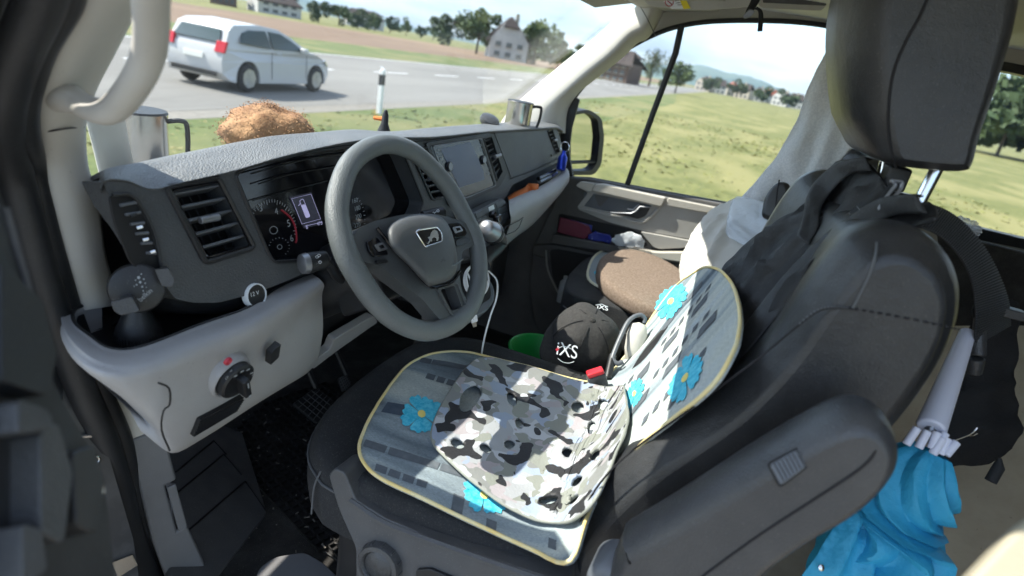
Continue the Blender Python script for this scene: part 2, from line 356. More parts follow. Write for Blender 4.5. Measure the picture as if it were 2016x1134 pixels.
def text(mb, s, pl, a, b, k=.0012, mi=0, th=.0006, hscale=1):
    """lettering whose baseline runs from pixel a to pixel b on plane pl"""
    cu = bpy.data.curves.new('t', 'FONT'); cu.body = s; cu.align_x = 'LEFT'; cu.size = 1; cu.extrude = 0
    o = bpy.data.objects.new('t', cu); me = bpy.data.meshes.new_from_object(o)
    A = pl.at(*a)+pl.n*k; B = pl.at(*b)+pl.n*k; w_ = max(v.co.x for v in me.vertices) or 1
    X = (B-A).normalized(); Y = pl.n.cross(X); q = (B-A).length/w_
    mb.add([A+X*v.co.x*q+Y*v.co.y*q*hscale for v in me.vertices], [list(p.vertices) for p in me.polygons], mi)
    bpy.data.objects.remove(o); bpy.data.meshes.remove(me); bpy.data.curves.remove(cu)
def line(mb, pl, pts, r=.001, mi=0, k=0, n=6, smooth=0, closed=False):
    q = [pl.at(*p)+pl.n*k for p in pts]
    mb.tube(cr(q, smooth, closed) if smooth else q, r, n, mi, closed)

# ================================================================ SURROUNDINGS
def gmat(name, c1, c2, s, c3=None, st=(1, 1, 1), s2=.05):
    m = mat(name, c1, .95); t = m.node_tree; b = t.nodes['Principled BSDF']; g = N(t, 'ShaderNodeNewGeometry')
    mp = N(t, 'ShaderNodeMapping'); mp.inputs['Scale'].default_value = st; t.links.new(g.outputs['Position'], mp.inputs[0])
    n1 = N(t, 'ShaderNodeTexNoise'); n1.inputs['Scale'].default_value = s; n1.inputs['Detail'].default_value = 8; n1.inputs['Roughness'].default_value = .7; t.links.new(mp.outputs[0], n1.inputs['Vector'])
    r1 = N(t, 'ShaderNodeValToRGB'); r1.color_ramp.elements[0].position = .38; r1.color_ramp.elements[1].position = .66
    r1.color_ramp.elements[0].color = (*c1, 1); r1.color_ramp.elements[1].color = (*c2, 1); t.links.new(n1.outputs[0], r1.inputs[0]); o = r1.outputs[0]
    if c3:
        n2 = N(t, 'ShaderNodeTexNoise'); n2.inputs['Scale'].default_value = s2; n2.inputs['Detail'].default_value = 3; t.links.new(mp.outputs[0], n2.inputs['Vector'])
        r2 = N(t, 'ShaderNodeValToRGB'); r2.color_ramp.elements[0].position = .45; r2.color_ramp.elements[1].position = .62; t.links.new(n2.outputs[0], r2.inputs[0])
        mi = N(t, 'ShaderNodeMix', data_type='RGBA'); mi.inputs[7].default_value = (*c3, 1); t.links.new(r2.outputs[0], mi.inputs[0]); t.links.new(o, mi.inputs[6]); o = mi.outputs[2]
    t.links.new(o, b.inputs['Base Color'])
gmat('grass', (.085, .095, .018), (.165, .165, .045), 2.6, (.20, .185, .065), (.55, 1.2, 1), .35)
gmat('verge', (.06, .09, .018), (.115, .14, .035), 4, (.17, .16, .06), (1, 1, 1), .3)
gmat('asphalt', (.145, .14, .128), (.175, .168, .155), 5, (.20, .193, .178), (.25, 1, 1), .25)
gmat('gravel', (.16, .15, .13), (.24, .22, .19), 8)
gmat('stubble', (.25, .18, .075), (.32, .24, .11), 1.2, None, (.2, 1, 1)); gmat('soil', (.14, .09, .055), (.19, .125, .08), .6, (.22, .15, .09), (.2, 1, 1), .05)
gmat('hill_wood', (.035, .065, .03), (.06, .10, .04), .004, (.10, .13, .06), (1, 1, 1), .002)
gmat('wall_white', (.42, .42, .41), (.5, .5, .49), .8); gmat('wall_brown', (.12, .08, .06), (.16, .11, .085), 1.5); gmat('wall_cream', (.36, .32, .27), (.42, .38, .32), .8)
gmat('roof_dark', (.035, .026, .023), (.055, .042, .038), 2); gmat('roof_red', (.22, .06, .035), (.28, .10, .06), 2)
mat('win_dark', (.09, .1, .11), .2); mat('leaf', (.045, .08, .02), .7, var=(1.2, (.09, .125, .04), .35, .7)); mat('leaf_dark', (.03, .055, .018), .7, var=(1.2, (.055, .085, .03), .35, .7)); mat('leaf_pale', (.065, .09, .035), .7, var=(1.2, (.11, .13, .055), .35, .7)); mat('bark', (.09, .07, .05), .9)
mat('car_white', (.48, .48, .48), .18); mat('car_glass', (.05, .075, .08), .05); mat('tyre', (.015, .015, .016), .8); mat('rim', (.45, .46, .47), .3, .8); mat('tail', (.5, .02, .03), .2); mat('plate', (.7, .7, .66), .5)

def quad(name, pts, m, z, nx=1, **k):
    mb = MB(); mb.add([(a, b, z) for a, b in pts], [[0, 1, 2, 3]]); o = mb.build(name, m, smooth=False); return tag(o, kind='structure')
quad('ground', [(-800, -3500), (7400, -3500), (7400, 5500), (-800, 5500)], 'grass', 0)
quad('verge', [(-100, 4.2), (60, 4.2), (120, 8.4), (-100, 8.4)], 'verge', .004)
quad('pavement', [(-40, -6), (2.9, -6), (2.9, 4.6), (-40, 4.6)], 'asphalt', .008)
quad('road_shoulder', [(-200, 8.0), (400, 8.0), (400, 8.7), (-200, 8.7)], 'gravel', .008)
quad('road', [(-200, 8.6), (400, 8.6), (400, 20.8), (-200, 20.8)], 'asphalt', .012)
for nm, y0, y1 in (('road_marking', 20.3, 20.42),):
    quad(nm, [(-200, y0), (400, y0), (400, y1), (-200, y1)], 'white', .016)
mb = MB()
for i in range(60):
    x = -60+i*6; mb.add([(x, 14.6, .016), (x+3, 14.6, .016), (x+3, 14.75, .016), (x, 14.75, .016)], [[0, 1, 2, 3]])
tag(mb.build('road_marking', 'white', smooth=False), kind='structure')
quad('bank', [(-200, 20.8), (400, 20.8), (400, 31), (-200, 31)], 'verge', .006)
quad('ploughed_field', [(-200, 31), (700, 31), (700, 95), (-200, 60)], 'soil', .008)
quad('stubble_field', [(-300, 60), (40, 76), (120, 200), (-300, 200)], 'stubble', .012)
# hills far away
def hills(name, pts, dist, dep, m):
    mb = MB(); rows = [[], [], []]
    q = cr([V((a, b, 0)) for a, b in pts], 8)
    for i, p in enumerate(q):
        r_ = ray(p.x, p.y); h = V((r_.x, r_.y, 0)).length; t = dist/h
        top = CAM + r_*t; top.z += noise.noise(V((i*.6, dist*.01, 0)))*dist*.0016
        dr = V((r_.x, r_.y, 0)).normalized()
        rows[1].append(top); f = top-dr*dep; f.z = -1; rows[0].append(f); b = top+dr*dep; b.z = -1; rows[2].append(b)
    mb.grid(rows, 5, 1); return tag(mb.build(name, m, ang=180), kind='structure')
hills('hills', [(560, -40), (640, 10), (720, 22), (800, 50), (900, 75), (1000, 92), (1130, 100), (1240, 118), (1330, 130), (1380, 128), (1430, 142), (1480, 152), (1540, 176), (1600, 200), (1700, 226), (1900, 258), (2100, 290), (2300, 330)], 4800, 1400, 'hill_wood')

def leafball(mb, c, r, n, sz, mi=0, seed=0):
    rnd = random.Random(seed)
    blobs = [(V((rnd.gauss(0, .48), rnd.gauss(0, .48), rnd.gauss(0, .42))), rnd.uniform(.28, .55)) for _ in range(13)]
    for i in range(n):
        b, br = blobs[rnd.randrange(13)]
        d = V((rnd.gauss(0, 1), rnd.gauss(0, 1), rnd.gauss(0, 1))).normalized()*br*rnd.uniform(.6, 1.05)
        p = b+d; q = V((c[0]+p.x*r[0], c[1]+p.y*r[1], c[2]+p.z*r[2]))
        a = V((rnd.gauss(0, 1), rnd.gauss(0, 1), rnd.gauss(0, 1))).normalized(); e = a.orthogonal().normalized(); g = a.cross(e); k = sz*rnd.uniform(.5, 1.3)
        mb.add([q+e*k, q+g*k*.7, q-e*k, q-g*k*.7], [[0, 1, 2, 3]], mi)
def tree(px, py, dist, h, wd, m, label, group=None, seed=0, tall=1.0):
    r_ = ray(px, py); k = V((r_.x, r_.y, 0)).length; b = V((r_.x/k*dist, r_.y/k*dist, 0))
    root = thing('tree', label, 'tree', b, group)
    mb = MB(); mb.tube([b, b+V((.02*h, 0, h*.3)), b+V((0, .02*h, h*.6)), b+V((.03*h, 0, h*.85))], [h*.03, h*.024, h*.015, h*.005], 8)
    for i in range(6):
        a = i*1.05+seed; z0 = h*(.3+.07*i); mb.tube([b+V((0, 0, z0)), b+V((math.cos(a)*wd*.25, math.sin(a)*wd*.25, z0+h*.13)), b+V((math.cos(a)*wd*.42, math.sin(a)*wd*.42, z0+h*.2))], [h*.012, h*.008, h*.003], 6)
    mb.build('trunk', 'bark', root)
    mb = MB(); leafball(mb, b+V((0, 0, h*.58)), (wd*.5, wd*.5, h*.42*tall), 1700, wd*.055, 0, seed); mb.build('crown', m, root, smooth=False)
    return root
G1 = 'roadside trees beyond the ploughed field'
for i, (px, py, hh) in enumerate([(628, 18, 34), (668, 28, 34), (705, 40, 30), (738, 50, 28), (768, 55, 26), (800, 62, 22), (828, 70, 20), (853, 75, 24)]):
    D_ = 150+i*14
    tree(px, py, D_, hh*D_/1150*1.1, hh*D_/1150*.95, 'leaf' if i % 2 else 'leaf_dark', 'tree %s in the row beyond the ploughed field' % ['nearest the left end of the row', 'second from the left', 'third from the left', 'fourth from the left', 'fifth from the left', 'sixth from the left', 'seventh from the left', 'at the right end of the row'][i], G1, i)
tree(882, 90, 170, 8.5, 8, 'leaf_dark', 'dark bushy tree standing left of the white house and its orchard')
tree(938, 100, 128, 9.0, 7.5, 'leaf', 'tall green tree touching the left gable of the white house', seed=12)
tree(1050, 118, 128, 8.6, 8.5, 'leaf', 'tall green tree touching the right wall of the white house', seed=13)
tree(1098, 128, 120, 5.0, 7, 'leaf_dark', 'low dark tree behind the windscreen edge right of the white house', seed=14)
tree(1278, 165, 130, 8, 3.4, 'leaf_pale', 'slim pale tree beside the brown apartment house', seed=15, tall=1.2)
tree(1332, 170, 115, 4.8, 4.8, 'leaf', 'round green tree right of the window divider', seed=16)
for i, (px, hh, ww) in enumerate([(1965, 9.5, 17), (2030, 10.5, 19), (1900, 7, 15), (2110, 10, 17)]):
    tree(px, 300, 120+i*7, hh, ww, 'leaf_dark', ['dark tree filling the rear side window', 'dark tree at the right border of the rear side window', 'lower dark tree just right of the headrest', 'dark tree outside the right border'][i], 'trees seen through the rear side window', 30+i)

def house(px, py, dist, w_, d_, h, rh, wall, roof, label, name='house', yaw=0, floors=2, nwin=4, group=None, gable_front=True, small=False):
    r_ = ray(px, py); k = V((r_.x, r_.y, 0)).length; b = V((r_.x/k*dist, r_.y/k*dist, 0)); root = thing(name, label, 'house', b, group)
    f = V((-r_.x, -r_.y, 0)).normalized(); f.rotate(Matrix.Rotation(yaw, 3, 'Z')); s = V((0, 0, 1)).cross(f)   # f faces viewer, s to the right
    A = (s, f, V((0, 0, 1)))
    mb = MB(); mb.box(b+V((0, 0, h/2)), (w_/2, d_/2, h/2), A)
    if gable_front:
        for q in (1, -1):
            y = f*(d_/2)*q; c = b+y
            mb.add([c-s*w_/2+zz*h, c+s*w_/2+zz*h, c+s*w_*.18+zz*(h+rh*.68), c-s*w_*.18+zz*(h+rh*.68), c-s*w_/2+zz*h-y*.1, c+s*w_/2+zz*h-y*.1, c+s*w_*.18+zz*(h+rh*.68)-y*.1, c-s*w_*.18+zz*(h+rh*.68)-y*.1], [[0, 1, 2, 3], [7, 6, 5, 4], [0, 4, 5, 1], [1, 5, 6, 2], [3, 2, 6, 7], [0, 3, 7, 4]])
    mb.build('wall', wall, root, smooth=False)
    mb = MB(); e = .7 if not small else .3; X, Y = (s, f) if gable_front else (f, s); hw, hd = (w_/2, d_/2) if gable_front else (d_/2, w_/2)
    rt = [b+Y*q*(hd+e*.4) + zz*(h+rh) for q in (-.62, .62)]
    for sd in (1, -1):
        ev = [b+X*sd*(hw+e)+Y*q*(hd+e)+zz*(h-e*.5) for q in (-1, 1)]
        v = [ev[0], ev[1], rt[1], rt[0]]; mb.add(v+[p-zz*.25 for p in v], [[0, 1, 2, 3], [7, 6, 5, 4], [0, 4, 5, 1], [1, 5, 6, 2], [2, 6, 7, 3], [3, 7, 4, 0]])
    for q in (0, 1):
        kk = (-1, 1)[q]
        ml = [b+X*sd*(hw*.42)+Y*kk*(hd+e*.8)+zz*(h+rh*.56) for sd in (-1, 1)]; v = [ml[0], ml[1], rt[q]]
        mb.add(v+[p-zz*.2 for p in v], [[0, 1, 2], [5, 4, 3], [0, 3, 4, 1], [1, 4, 5, 2], [2, 5, 3, 0]])
    ro = mb.build('roof', roof, root, smooth=False)
    mb = MB(); mb.box(b+X*hw*.35+zz*(h+rh*.9), (.35, .35, rh*.28), A); mb.build('chimney', 'wall_cream', ro, smooth=False)
    for fl in range(floors):
        for j in range(nwin):
            c = b+f*(d_/2+.03)+s*w_*((j+.5)/nwin-.5)*.86+zz*(h*(fl+.55)/floors)
            m1 = MB(); a_ = min(.55, w_/nwin*.24); m1.box(c, (a_, .05, h/floors*.24), A); wo = m1.build('window', 'win_dark', root, smooth=False)
            if not small: m1 = MB(); m1.box(c-zz*(h/floors*.24+.08)+f*.03, (a_+.12, .12, .06), A); m1.build('sill', 'wall_cream', wo, smooth=False)
    return root
house(993, 117, 128, 7.6, 8, 3.5, 4.4, 'wall_white', 'roof_dark', 'white country house with steep dark half hipped roof between two green trees', yaw=.12, nwin=3)
house(1216, 160, 118, 5.8, 9, 3.4, 2.2, 'wall_brown', 'roof_dark', 'brown apartment house with rows of small windows behind the pillar', name='apartment_house', yaw=-.3, floors=3, nwin=4, gable_front=False)
house(716, 33, 235, 13, 8, 3.6, 2.2, 'wall_white', 'roof_dark', 'long white farm building behind the tree row', name='farm_building', yaw=.2, gable_front=False, small=True)
house(540, 3, 150, 9, 8, 2.6, 2, 'wall_white', 'roof_dark', 'white farm building at the top edge above the white car', name='farm_building', yaw=.3, gable_front=False, small=True)
house(440, -6, 150, 5, 6, 4, 2, 'wall_brown', 'roof_dark', 'small dark shed at the top edge above the white car', name='shed', gable_front=False, small=True)
vl = [(1385, 'wall_cream', 'roof_dark', 'small cream village house nearest the round green tree'), (1412, 'wall_white', 'roof_dark', 'small white village house left of the red roofed house'), (1437, 'wall_cream', 'roof_red', 'village house with the bright red roof'), (1462, 'wall_cream', 'roof_dark', 'cream village house right of the red roofed house'), (1488, 'wall_white', 'roof_dark', 'white village house in the middle of the distant village'), (1512, 'wall_white', 'roof_red', 'white village house with a dull red roof further right'), (1536, 'wall_white', 'roof_dark', 'pale village house at the foot of the hills beside the hoodie'), (1562, 'wall_white', 'roof_dark', 'pale village house half hidden by the grey hoodie')]
for i, (px, wl, rf, lb) in enumerate(vl):
    house(px, 180+i*5, 300+12*(i % 3), 7.0, 6, 4, 2.6, wl, rf, lb, yaw=(i % 3-1)*.4, group='houses of the distant village', gable_front=i % 2 == 0, nwin=3, small=True)
    if i % 2 == 0: tree(px+13, 180+i*5, 280, 6.2, 7.5, 'leaf_dark', ['small tree among the houses left of the red roof', 'small tree right of the red roofed house', 'small tree in the middle of the distant village', 'small tree at the right end of the distant village'][i//2], 'trees of the distant village', 60+i)

# uneven tufts over the near field and verge
mb = MB(); rnd = random.Random(21)
for i in range(8000):
    x = 3.2+rnd.random()**1.7*34; y = rnd.uniform(-9, 7.9) if x > 3.2 else 5
    n_ = noise.noise(V((x*.35, y*.35, 0)))
    if rnd.random() > .5+n_*.9: continue
    h = rnd.uniform(.01, .035)*(1+.5*n_)*(1+x*.015); a = rnd.uniform(0, 6.28); d = V((math.cos(a), math.sin(a), 0))*rnd.uniform(.015, .05)*(1+x*.04); l = V((rnd.gauss(0, .05), rnd.gauss(0, .05), 0))
    p = V((x, y, .0)); mb.add([p-d, p+d, p+d*.2+l+zz*h, p-d*.5+l*1.4+zz*h*.8], [[0, 1, 2, 3]], 0 if rnd.random() < .6 else 1)
mat('blade_green', (.12, .135, .028), .8, var=(1, (.18, .18, .05), .4, .6)); mat('blade_dry', (.23, .21, .085), .85)
g_ = mb.build('grass_tufts', ['blade_green', 'blade_dry'], smooth=False); tag(g_, 'uneven green and dry grass tufts over the near field', 'grass', kind='stuff')
# delineator post at the roadside
b = P(752, 232, z=0); b = V((13.2, 7.3, 0)); r_ = ray(750, 180); b = V((7.6*r_.x/r_.y, 7.6, 0))
root = thing('roadside_post', 'white roadside marker post with a black band on the verge in front of the road', 'post', b)
mb = MB(); mb.box(b+zz*.5, (.055, .05, .5)); mb.add([b+V((-.055, -.05, 1)), b+V((.055, -.05, 1)), b+V((.055, .05, 1.06)), b+V((-.055, .05, 1.06))], [[0, 1, 2, 3]]); mb.build('post', 'white', root, bevel=.01)
mb = MB(); mb.box(b+zz*.78, (.058, .053, .12)); mb.build('black_band', 'rubber', root)

# white car driving past
def car(o_, head):
    fx = V((math.cos(head), math.sin(head), 0)); sx = V((-fx.y, fx.x, 0))      # forward, left
    T = lambda x, y, z: V(o_)+fx*x+sx*y+zz*z
    root = thing('passing_car', 'white compact hatchback with red tail lamps driving past on the road', 'car', o_)
    prof = [(-1.92, .38), (-1.95, .62), (-1.9, .86), (-1.86, .92), (-1.66, 1.28), (-1.48, 1.38), (-.7, 1.44), (-.05, 1.40), (.35, 1.27), (1.0, .96), (1.25, .92), (1.72, .80), (1.93, .68), (1.96, .42), (1.85, .24), (1.62, .22)]
    for cx_ in (1.28, -1.25):
        seg = [(cx_+.37*math.cos(a), .31+.37*math.sin(a)) for a in [math.pi*k/10 for k in range(11)]]
        prof += [(cx_+.37, .2)]+seg+[(cx_-.37, .2)]
    prof += [(-1.8, .24)]
    def wy(z, x):
        w0 = .84 if z < .92 else .84-(z-.92)*.42
        return w0-(.10 if x > 1.7 or x < -1.85 else 0)
    pp = [(x, z) for x, z in prof]; n = len(pp); vs = []
    for q in (1, -1): vs += [T(x, q*wy(z, x), z) for x, z in pp]
    tri = geometry.tessellate_polygon([[V((x, z, 0)) for x, z in pp]])
    mb = MB(); mb.add(vs, [list(t) for t in tri]+[[i+n for i in t][::-1] for t in tri]+[[i, (i+1) % n, (i+1) % n+n, i+n] for i in range(n)])
    mb.build('body', 'car_white', root, bevel=.04, seg=3, ang=30)
    def pan(name, pts, m, th=.012, par=root):
        c = [V(p) for p in pts]; nn = (c[1]-c[0]).cross(c[2]-c[0]).normalized(); ctr = V(o_)+zz*.8
        if nn.dot(c[0]-ctr) < 0: nn = -nn
        k = MB(); k.slab([[p+nn*th for p in c]], -nn*th*2); return k.build(name, m, par, bevel=.006)
    for q in (-1, 1):
        g = lambda x, z: T(x, q*(wy(z, 0)+.004), z)
        pan('side_window', [g(-1.45, 1.04), g(-1.32, 1.24), g(-1.1, 1.31), g(-.52, 1.335), g(-.48, .97)], 'car_glass')
        pan('side_window', [g(-.40, .97), g(-.44, 1.335), g(.0, 1.31), g(.34, 1.18), g(.78, .97)], 'car_glass')
        for wx in (1.28, -1.25):
            k = MB(); c = T(wx, q*.76, .31); k.lathe(c-sx*.1, sx, [(0, 0), (.24, 0), (.29, .02), (.31, .05), (.31, .15), (.29, .18), (.24, .2), (0, .2)], 28)
            wh = k.build('wheel', 'tyre', root)
            k = MB(); k.lathe(c+sx*q*.095, sx*q, [(.2, 0), (.2, .012), (.18, .012), (.05, .005), (0, .01)], 20)
            for j in range(7):
                a = j*.897; d = fx*math.cos(a)+zz*math.sin(a); e = d.cross(sx); k.box(c+sx*q*.104+d*.11, (.1, .02, .012), (d, e, sx))
            k.build('rim', 'rim', wh)
        k = MB(); k.box(T(.62, q*.93, 1.0), (.07, .09, .06), (fx, sx, zz)); k.build('wing_mirror', 'car_white', root, bevel=.03)
        pan('tail_lamp', [T(-1.93, q*.54, .80), T(-1.91, q*.78, .80), T(-1.84, q*.80, 1.03), T(-1.86, q*.56, 1.03)], 'tail', .03)
        pan('headlight', [T(1.9, q*.5, .62), T(1.8, q*.82, .66), T(1.7, q*.8, .8), T(1.78, q*.5, .78)], 'chrome', .02)
        k = MB()
        for xx in (-.46, .86): k.tube([T(xx, q*.846, .3), T(xx-.03, q*.85, .9)], .006, 6)
        k.build('door_seam', 'rubber', root)
        k = MB(); k.box(T(-.25, q*.86, .88), (.09, .02, .015), (fx, sx, zz)); k.build('door_handle', 'car_white', root, bevel=.008)
    pan('rear_window', [T(-1.86, .6, 1.0), T(-1.86, -.6, 1.0), T(-1.70, -.52, 1.25), T(-1.70, .52, 1.25)], 'car_glass')
    pan('windscreen', [T(1.0, .66, 1.0), T(1.0, -.66, 1.0), T(.42, -.56, 1.27), T(.42, .56, 1.27)], 'car_glass')
    pan('number_plate', [T(-1.96, .26, .62), T(-1.96, -.26, .62), T(-1.955, -.26, .74), T(-1.955, .26, .74)], 'plate')
    pan('rear_bumper_trim', [T(-1.95, .6, .3), T(-1.95, -.6, .3), T(-1.96, -.6, .4), T(-1.96, .6, .4)], 'rubber')
    return root
car((12.55, 11.0, .016), .03)

# ================================================================ THE VAN
van = thing('van', 'van cab with grey dashboard, black seats and beige pillars, its driver door open', 'van', (1.3, 0, .02))
def part(mb, name, m, parent=None, label=None, **k):
    o = mb.build(name, m, parent if parent is not None else van, **k)
    if label: o['label'] = label
    return o
DF = Pl((.6, .71, 1.72), (-.1, -.96, .24))
WS = Pl((1.3, .75, 1.8), (0, -.725, -.69), up=(0, 0, 1))
PD = Pl((2.33, 0, 1.5), (-1, 0, 0))
def PW(px, py, k=0, yl=.82):
    a = WS.off(k).at(px, py); b = P(px, py, y=yl-k); return a if (a-CAM).length < (b-CAM).length else b

# ---- dashboard pad and face
pad = [((198, 372), (190, 352)), ((207, 352), (200, 336)), ((250, 352), (262, 322)), ((300, 368), (330, 307)), ((360, 355), (400, 293)), ((465, 331), (470, 279)), ((540, 309), (540, 267)), ((620, 290), (620, 261)), ((700, 275), (690, 256)), ((775, 269), (765, 260)), ((860, 267), (860, 251)), ((960, 257), (990, 242)), ((1060, 251), (1060, 240)), ((1095, 249), (1088, 242)), ((1108, 256), (1103, 247))]
rows = [[], [], [], [], [], [], []]
for f, c in pad:
    rows[0].append(DF.off(-.012).at(f[0], f[1]+9)); rows[1].append(DF.off(.004).at(f[0], f[1]+5)); rows[2].append(DF.off(.002).at(*f))
    C = DF.off(-.10).at(*c); m_ = DF.off(-.045).at((f[0]+c[0])/2, (f[1]*.45+c[1]*.55)); m_.z += .002
    rows[3].append(m_); rows[4].append(C); rows[5].append(C+V((0, .09, -.055))); rows[6].append(V((C.x*1.02, 1.20, 1.46)))
mb = MB(); mb.grid(rows, 5, 5)
dash = part(mb, 'dashboard', ['dash_grain'], label='grained grey dashboard pad across the cab', ang=180)
face = [(200, 356), (245, 358), (300, 374), (360, 360), (465, 336), (540, 314), (620, 295), (700, 280), (775, 274), (860, 271), (960, 261), (1060, 255), (1097, 253), (1106, 285), (1109, 318), (1096, 320), (1047, 345), (1008, 364), (998, 385), (985, 402), (925, 424), (880, 448), (835, 450), (790, 480), (700, 515), (630, 525), (560, 555), (500, 578), (430, 596), (380, 596), (345, 588), (318, 552), (300, 520), (262, 455), (225, 405)]
H_main = rc([(326, 368), (428, 350), (499, 487), (403, 517)], 14)
H_clu = rc([(462, 345), (485, 328), (600, 300), (700, 286), (775, 285), (795, 305), (833, 398), (822, 425), (700, 485), (640, 510), (540, 517), (528, 500)], 9)
H_lc = rc([(808, 302), (842, 288), (886, 388), (850, 396)], 6)
H_rc = rc([(949, 273), (968, 268), (991, 336), (978, 361)], 4)
H_re = rc([(1076, 256), (1087, 253), (1102, 300), (1094, 304)], 3)
H_sd = rc([(214, 384), (262, 388), (296, 448), (318, 528), (302, 556), (256, 516), (226, 440)], 12)
mb = MB(); mb.plate(DF, rc(face, 8, 3), .045, [H_main, H_clu, H_lc, H_rc, H_re])
fc = part(mb, 'dashboard_face', 'dash_face', dash, bevel=.004)
mb = MB(); mb.box((1.475, .87, 1.42), (.875, .03, .18)); mb.plate(DF.off(-.05), [(225, 405), (300, 374), (700, 284), (1060, 257), (1109, 318), (1000, 395), (925, 424), (700, 515), (430, 596), (345, 588)], .01); part(mb, 'dashboard_core', 'recess', dash, smooth=False)
# side demister vent on the corner
mb = MB(); mb.plate(DF.off(.003), H_sd, .004); sv = part(mb, 'side_vent', 'recess', dash, bevel=.001)
mb = MB(); line(mb, DF, [(216, 384), (258, 388), (296, 452), (313, 528)], .0025, k=.006, smooth=4); part(mb, 'vent_rim', 'dash_dark', sv)
for i in range(6):
    t = i/6; mb = MB(); line(mb, DF, [(232+62*t, 404+112*t), (264+46*t, 398+120*t)], .0022, k=.005); part(mb, 'slat', 'plastic_mid', sv)
for a, b in (((262, 449), (273, 446)), ((274, 473), (285, 470)), ((289, 497), (298, 494)), ((250, 425), (262, 421))):
    mb = MB(); line(mb, DF, [a, b], .0022, k=.007); part(mb, 'vent_tick', 'chrome' if a[1] > 430 else 'dash_dark', sv)
def vent(q, n, knob=None, fr=.0035, name='air_vent', slat_r=.0022):
    TL, TR, BR, BL = [V(p) for p in q]
    mb = MB(); mb.tube([DF.at(*p)+DF.n*.002 for p in rc(q, 9 if (TR-TL).length > 60 else 4)], fr, 8, closed=True)
    o = part(mb, name, 'dash_dark', dash)
    for i in range(n):
        t = (i+.8)/(n+.6); a = TL.lerp(BL, t); b = TR.lerp(BR, t); a = a.lerp(b, .04); b = b.lerp(a, .04)
        A, B = DF.at(*a), DF.at(*b); X = (B-A)/2; c = (A+B)/2-DF.n*.016; u_ = (DF.n*.93+DF.u*.37).normalized()
        k = MB(); k.box(c, (1, .013, .0016), (X, u_, X.cross(u_).normalized())); k.tube([A-DF.n*.004+DF.u*.004, B-DF.n*.004+DF.u*.004], slat_r, 6)
        part(k, 'slat', 'plastic_mid', o)
    k = MB()
    for i in range(1, 6):
        t = i/6; a = TL.lerp(TR, t); b = BL.lerp(BR, t); A, B = DF.off(-.034).at(*a), DF.off(-.034).at(*b); k.tube([A, B], .0016, 5)
    part(k, 'vane', 'dash_dark', o)
    if knob:
        a, b, r_ = knob; k = MB(); k.tube([DF.at(*a)+DF.n*.004, DF.at(*b)+DF.n*.004], r_, 10); part(k, 'vent_knob', 'satin', o, bevel=.001)
    return o
vent([(326, 368), (428, 350), (499, 487), (403, 517)], 5, ((390, 434), (427, 427), .0058), .0045)
mb = MB(); line(mb, DF, rc([(336, 376), (430, 358), (490, 484), (405, 507)], 8), .0016, k=.003, closed=True); part(mb, 'vent_bezel', 'black_gloss', dash)
vent([(808, 302), (842, 288), (884, 386), (850, 393)], 7, ((842, 352), (852, 349), .006))
vent([(950, 273), (968, 268), (990, 338), (978, 358)], 7, ((972, 309), (983, 305), .006))
vent([(1077, 256), (1086, 253), (1101, 300), (1094, 303)], 6, ((1089, 277), (1094, 275), .005), .002)
# instrument cluster
CL = DF.off(-.038)
mb = MB(); mb.plate(CL, [(455, 340), (600, 292), (780, 280), (840, 400), (830, 430), (640, 520), (525, 520)], .004); clu = part(mb, 'instrument_cluster', 'black_gloss', dash, smooth=False)
mb = MB(); line(mb, DF, H_clu, .003, k=.001, closed=True); part(mb, 'cluster_rim', 'dash_dark', clu)
mb = MB(); line(mb, CL, [(480, 342), (600, 312), (720, 296)], .0015, k=.016, smooth=4); line(mb, CL, [(500, 362), (570, 342), (690, 322)], .0012, k=.01, smooth=4); line(mb, CL, [(492, 395), (560, 376), (640, 356)], .001, k=.006, smooth=4); part(mb, 'cluster_hood', 'dash_dark', clu)
dc = (537, 454)
mb = MB(); A = CL.at(*dc)+CL.n*.001; q0 = (CL.at(583, 462)-CL.at(*dc)); rad = q0.length
for i in range(34):
    a = R(200-i*6.6); d = CL.r*math.cos(a)+CL.u*math.sin(a); L_ = .9 if i % 4 else .84
    mb.add([A+d*rad*L_+d.cross(CL.n)*.0007, A+d*rad-d.cross(CL.n)*.0007+d.cross(CL.n)*.0014, A+d*rad-d.cross(CL.n)*.0007, A+d*rad*L_-d.cross(CL.n)*.0007], [[0, 1, 2, 3]])
part(mb, 'dial_ticks', 'print_dim', clu, smooth=False); mb = MB()
for s_, p, w_ in (('3', (510, 417), 8), ('4', (541, 423), 8), ('5', (565, 447), 8), ('6', (571, 476), 8)): text(mb, s_, CL, p, (p[0]+w_*.8, p[1]-w_*.25), .0012)
for s_, p in (('160', (692, 401)), ('180', (697, 416)), ('200', (699, 432)), ('220', (697, 449))): text(mb, s_, CL, p, (p[0]+12, p[1]-4), .0012)
line(mb, CL, ell(537, 453, 7.5, 7.5), .0006, k=.002, closed=True); line(mb, CL, ell(549, 486, 4.5, 4.5), .0006, k=.002, closed=True)
for i in range(12):
    a = R(170-i*20); p = (549+19*math.cos(a), 486-17*math.sin(a)); line(mb, CL, [p, (p[0]+1.5*math.cos(a), p[1]-1.5*math.sin(a))], .0007, k=.001)
for i in range(14):
    a = R(60-i*10); p = (690+26*math.cos(a), 432-46*math.sin(a)); line(mb, CL, [p, (p[0]+2.5*math.cos(a), p[1]-2.5*math.sin(a))], .0007, k=.001)
part(mb, 'dial_markings', 'print_dim', clu, smooth=False)
mb = MB(); line(mb, CL, [(553, 413), (569, 426), (578, 440), (582, 456), (583, 472), (581, 478)], .0017, k=.001, smooth=4); part(mb, 'dial_red_arc', 'print_red', clu)
mb = MB(); mb.plate(CL, [(569, 388), (611, 379), (634, 441), (598, 449)], .002, k=.002); part(mb, 'cluster_display', 'lcd', clu, smooth=False)
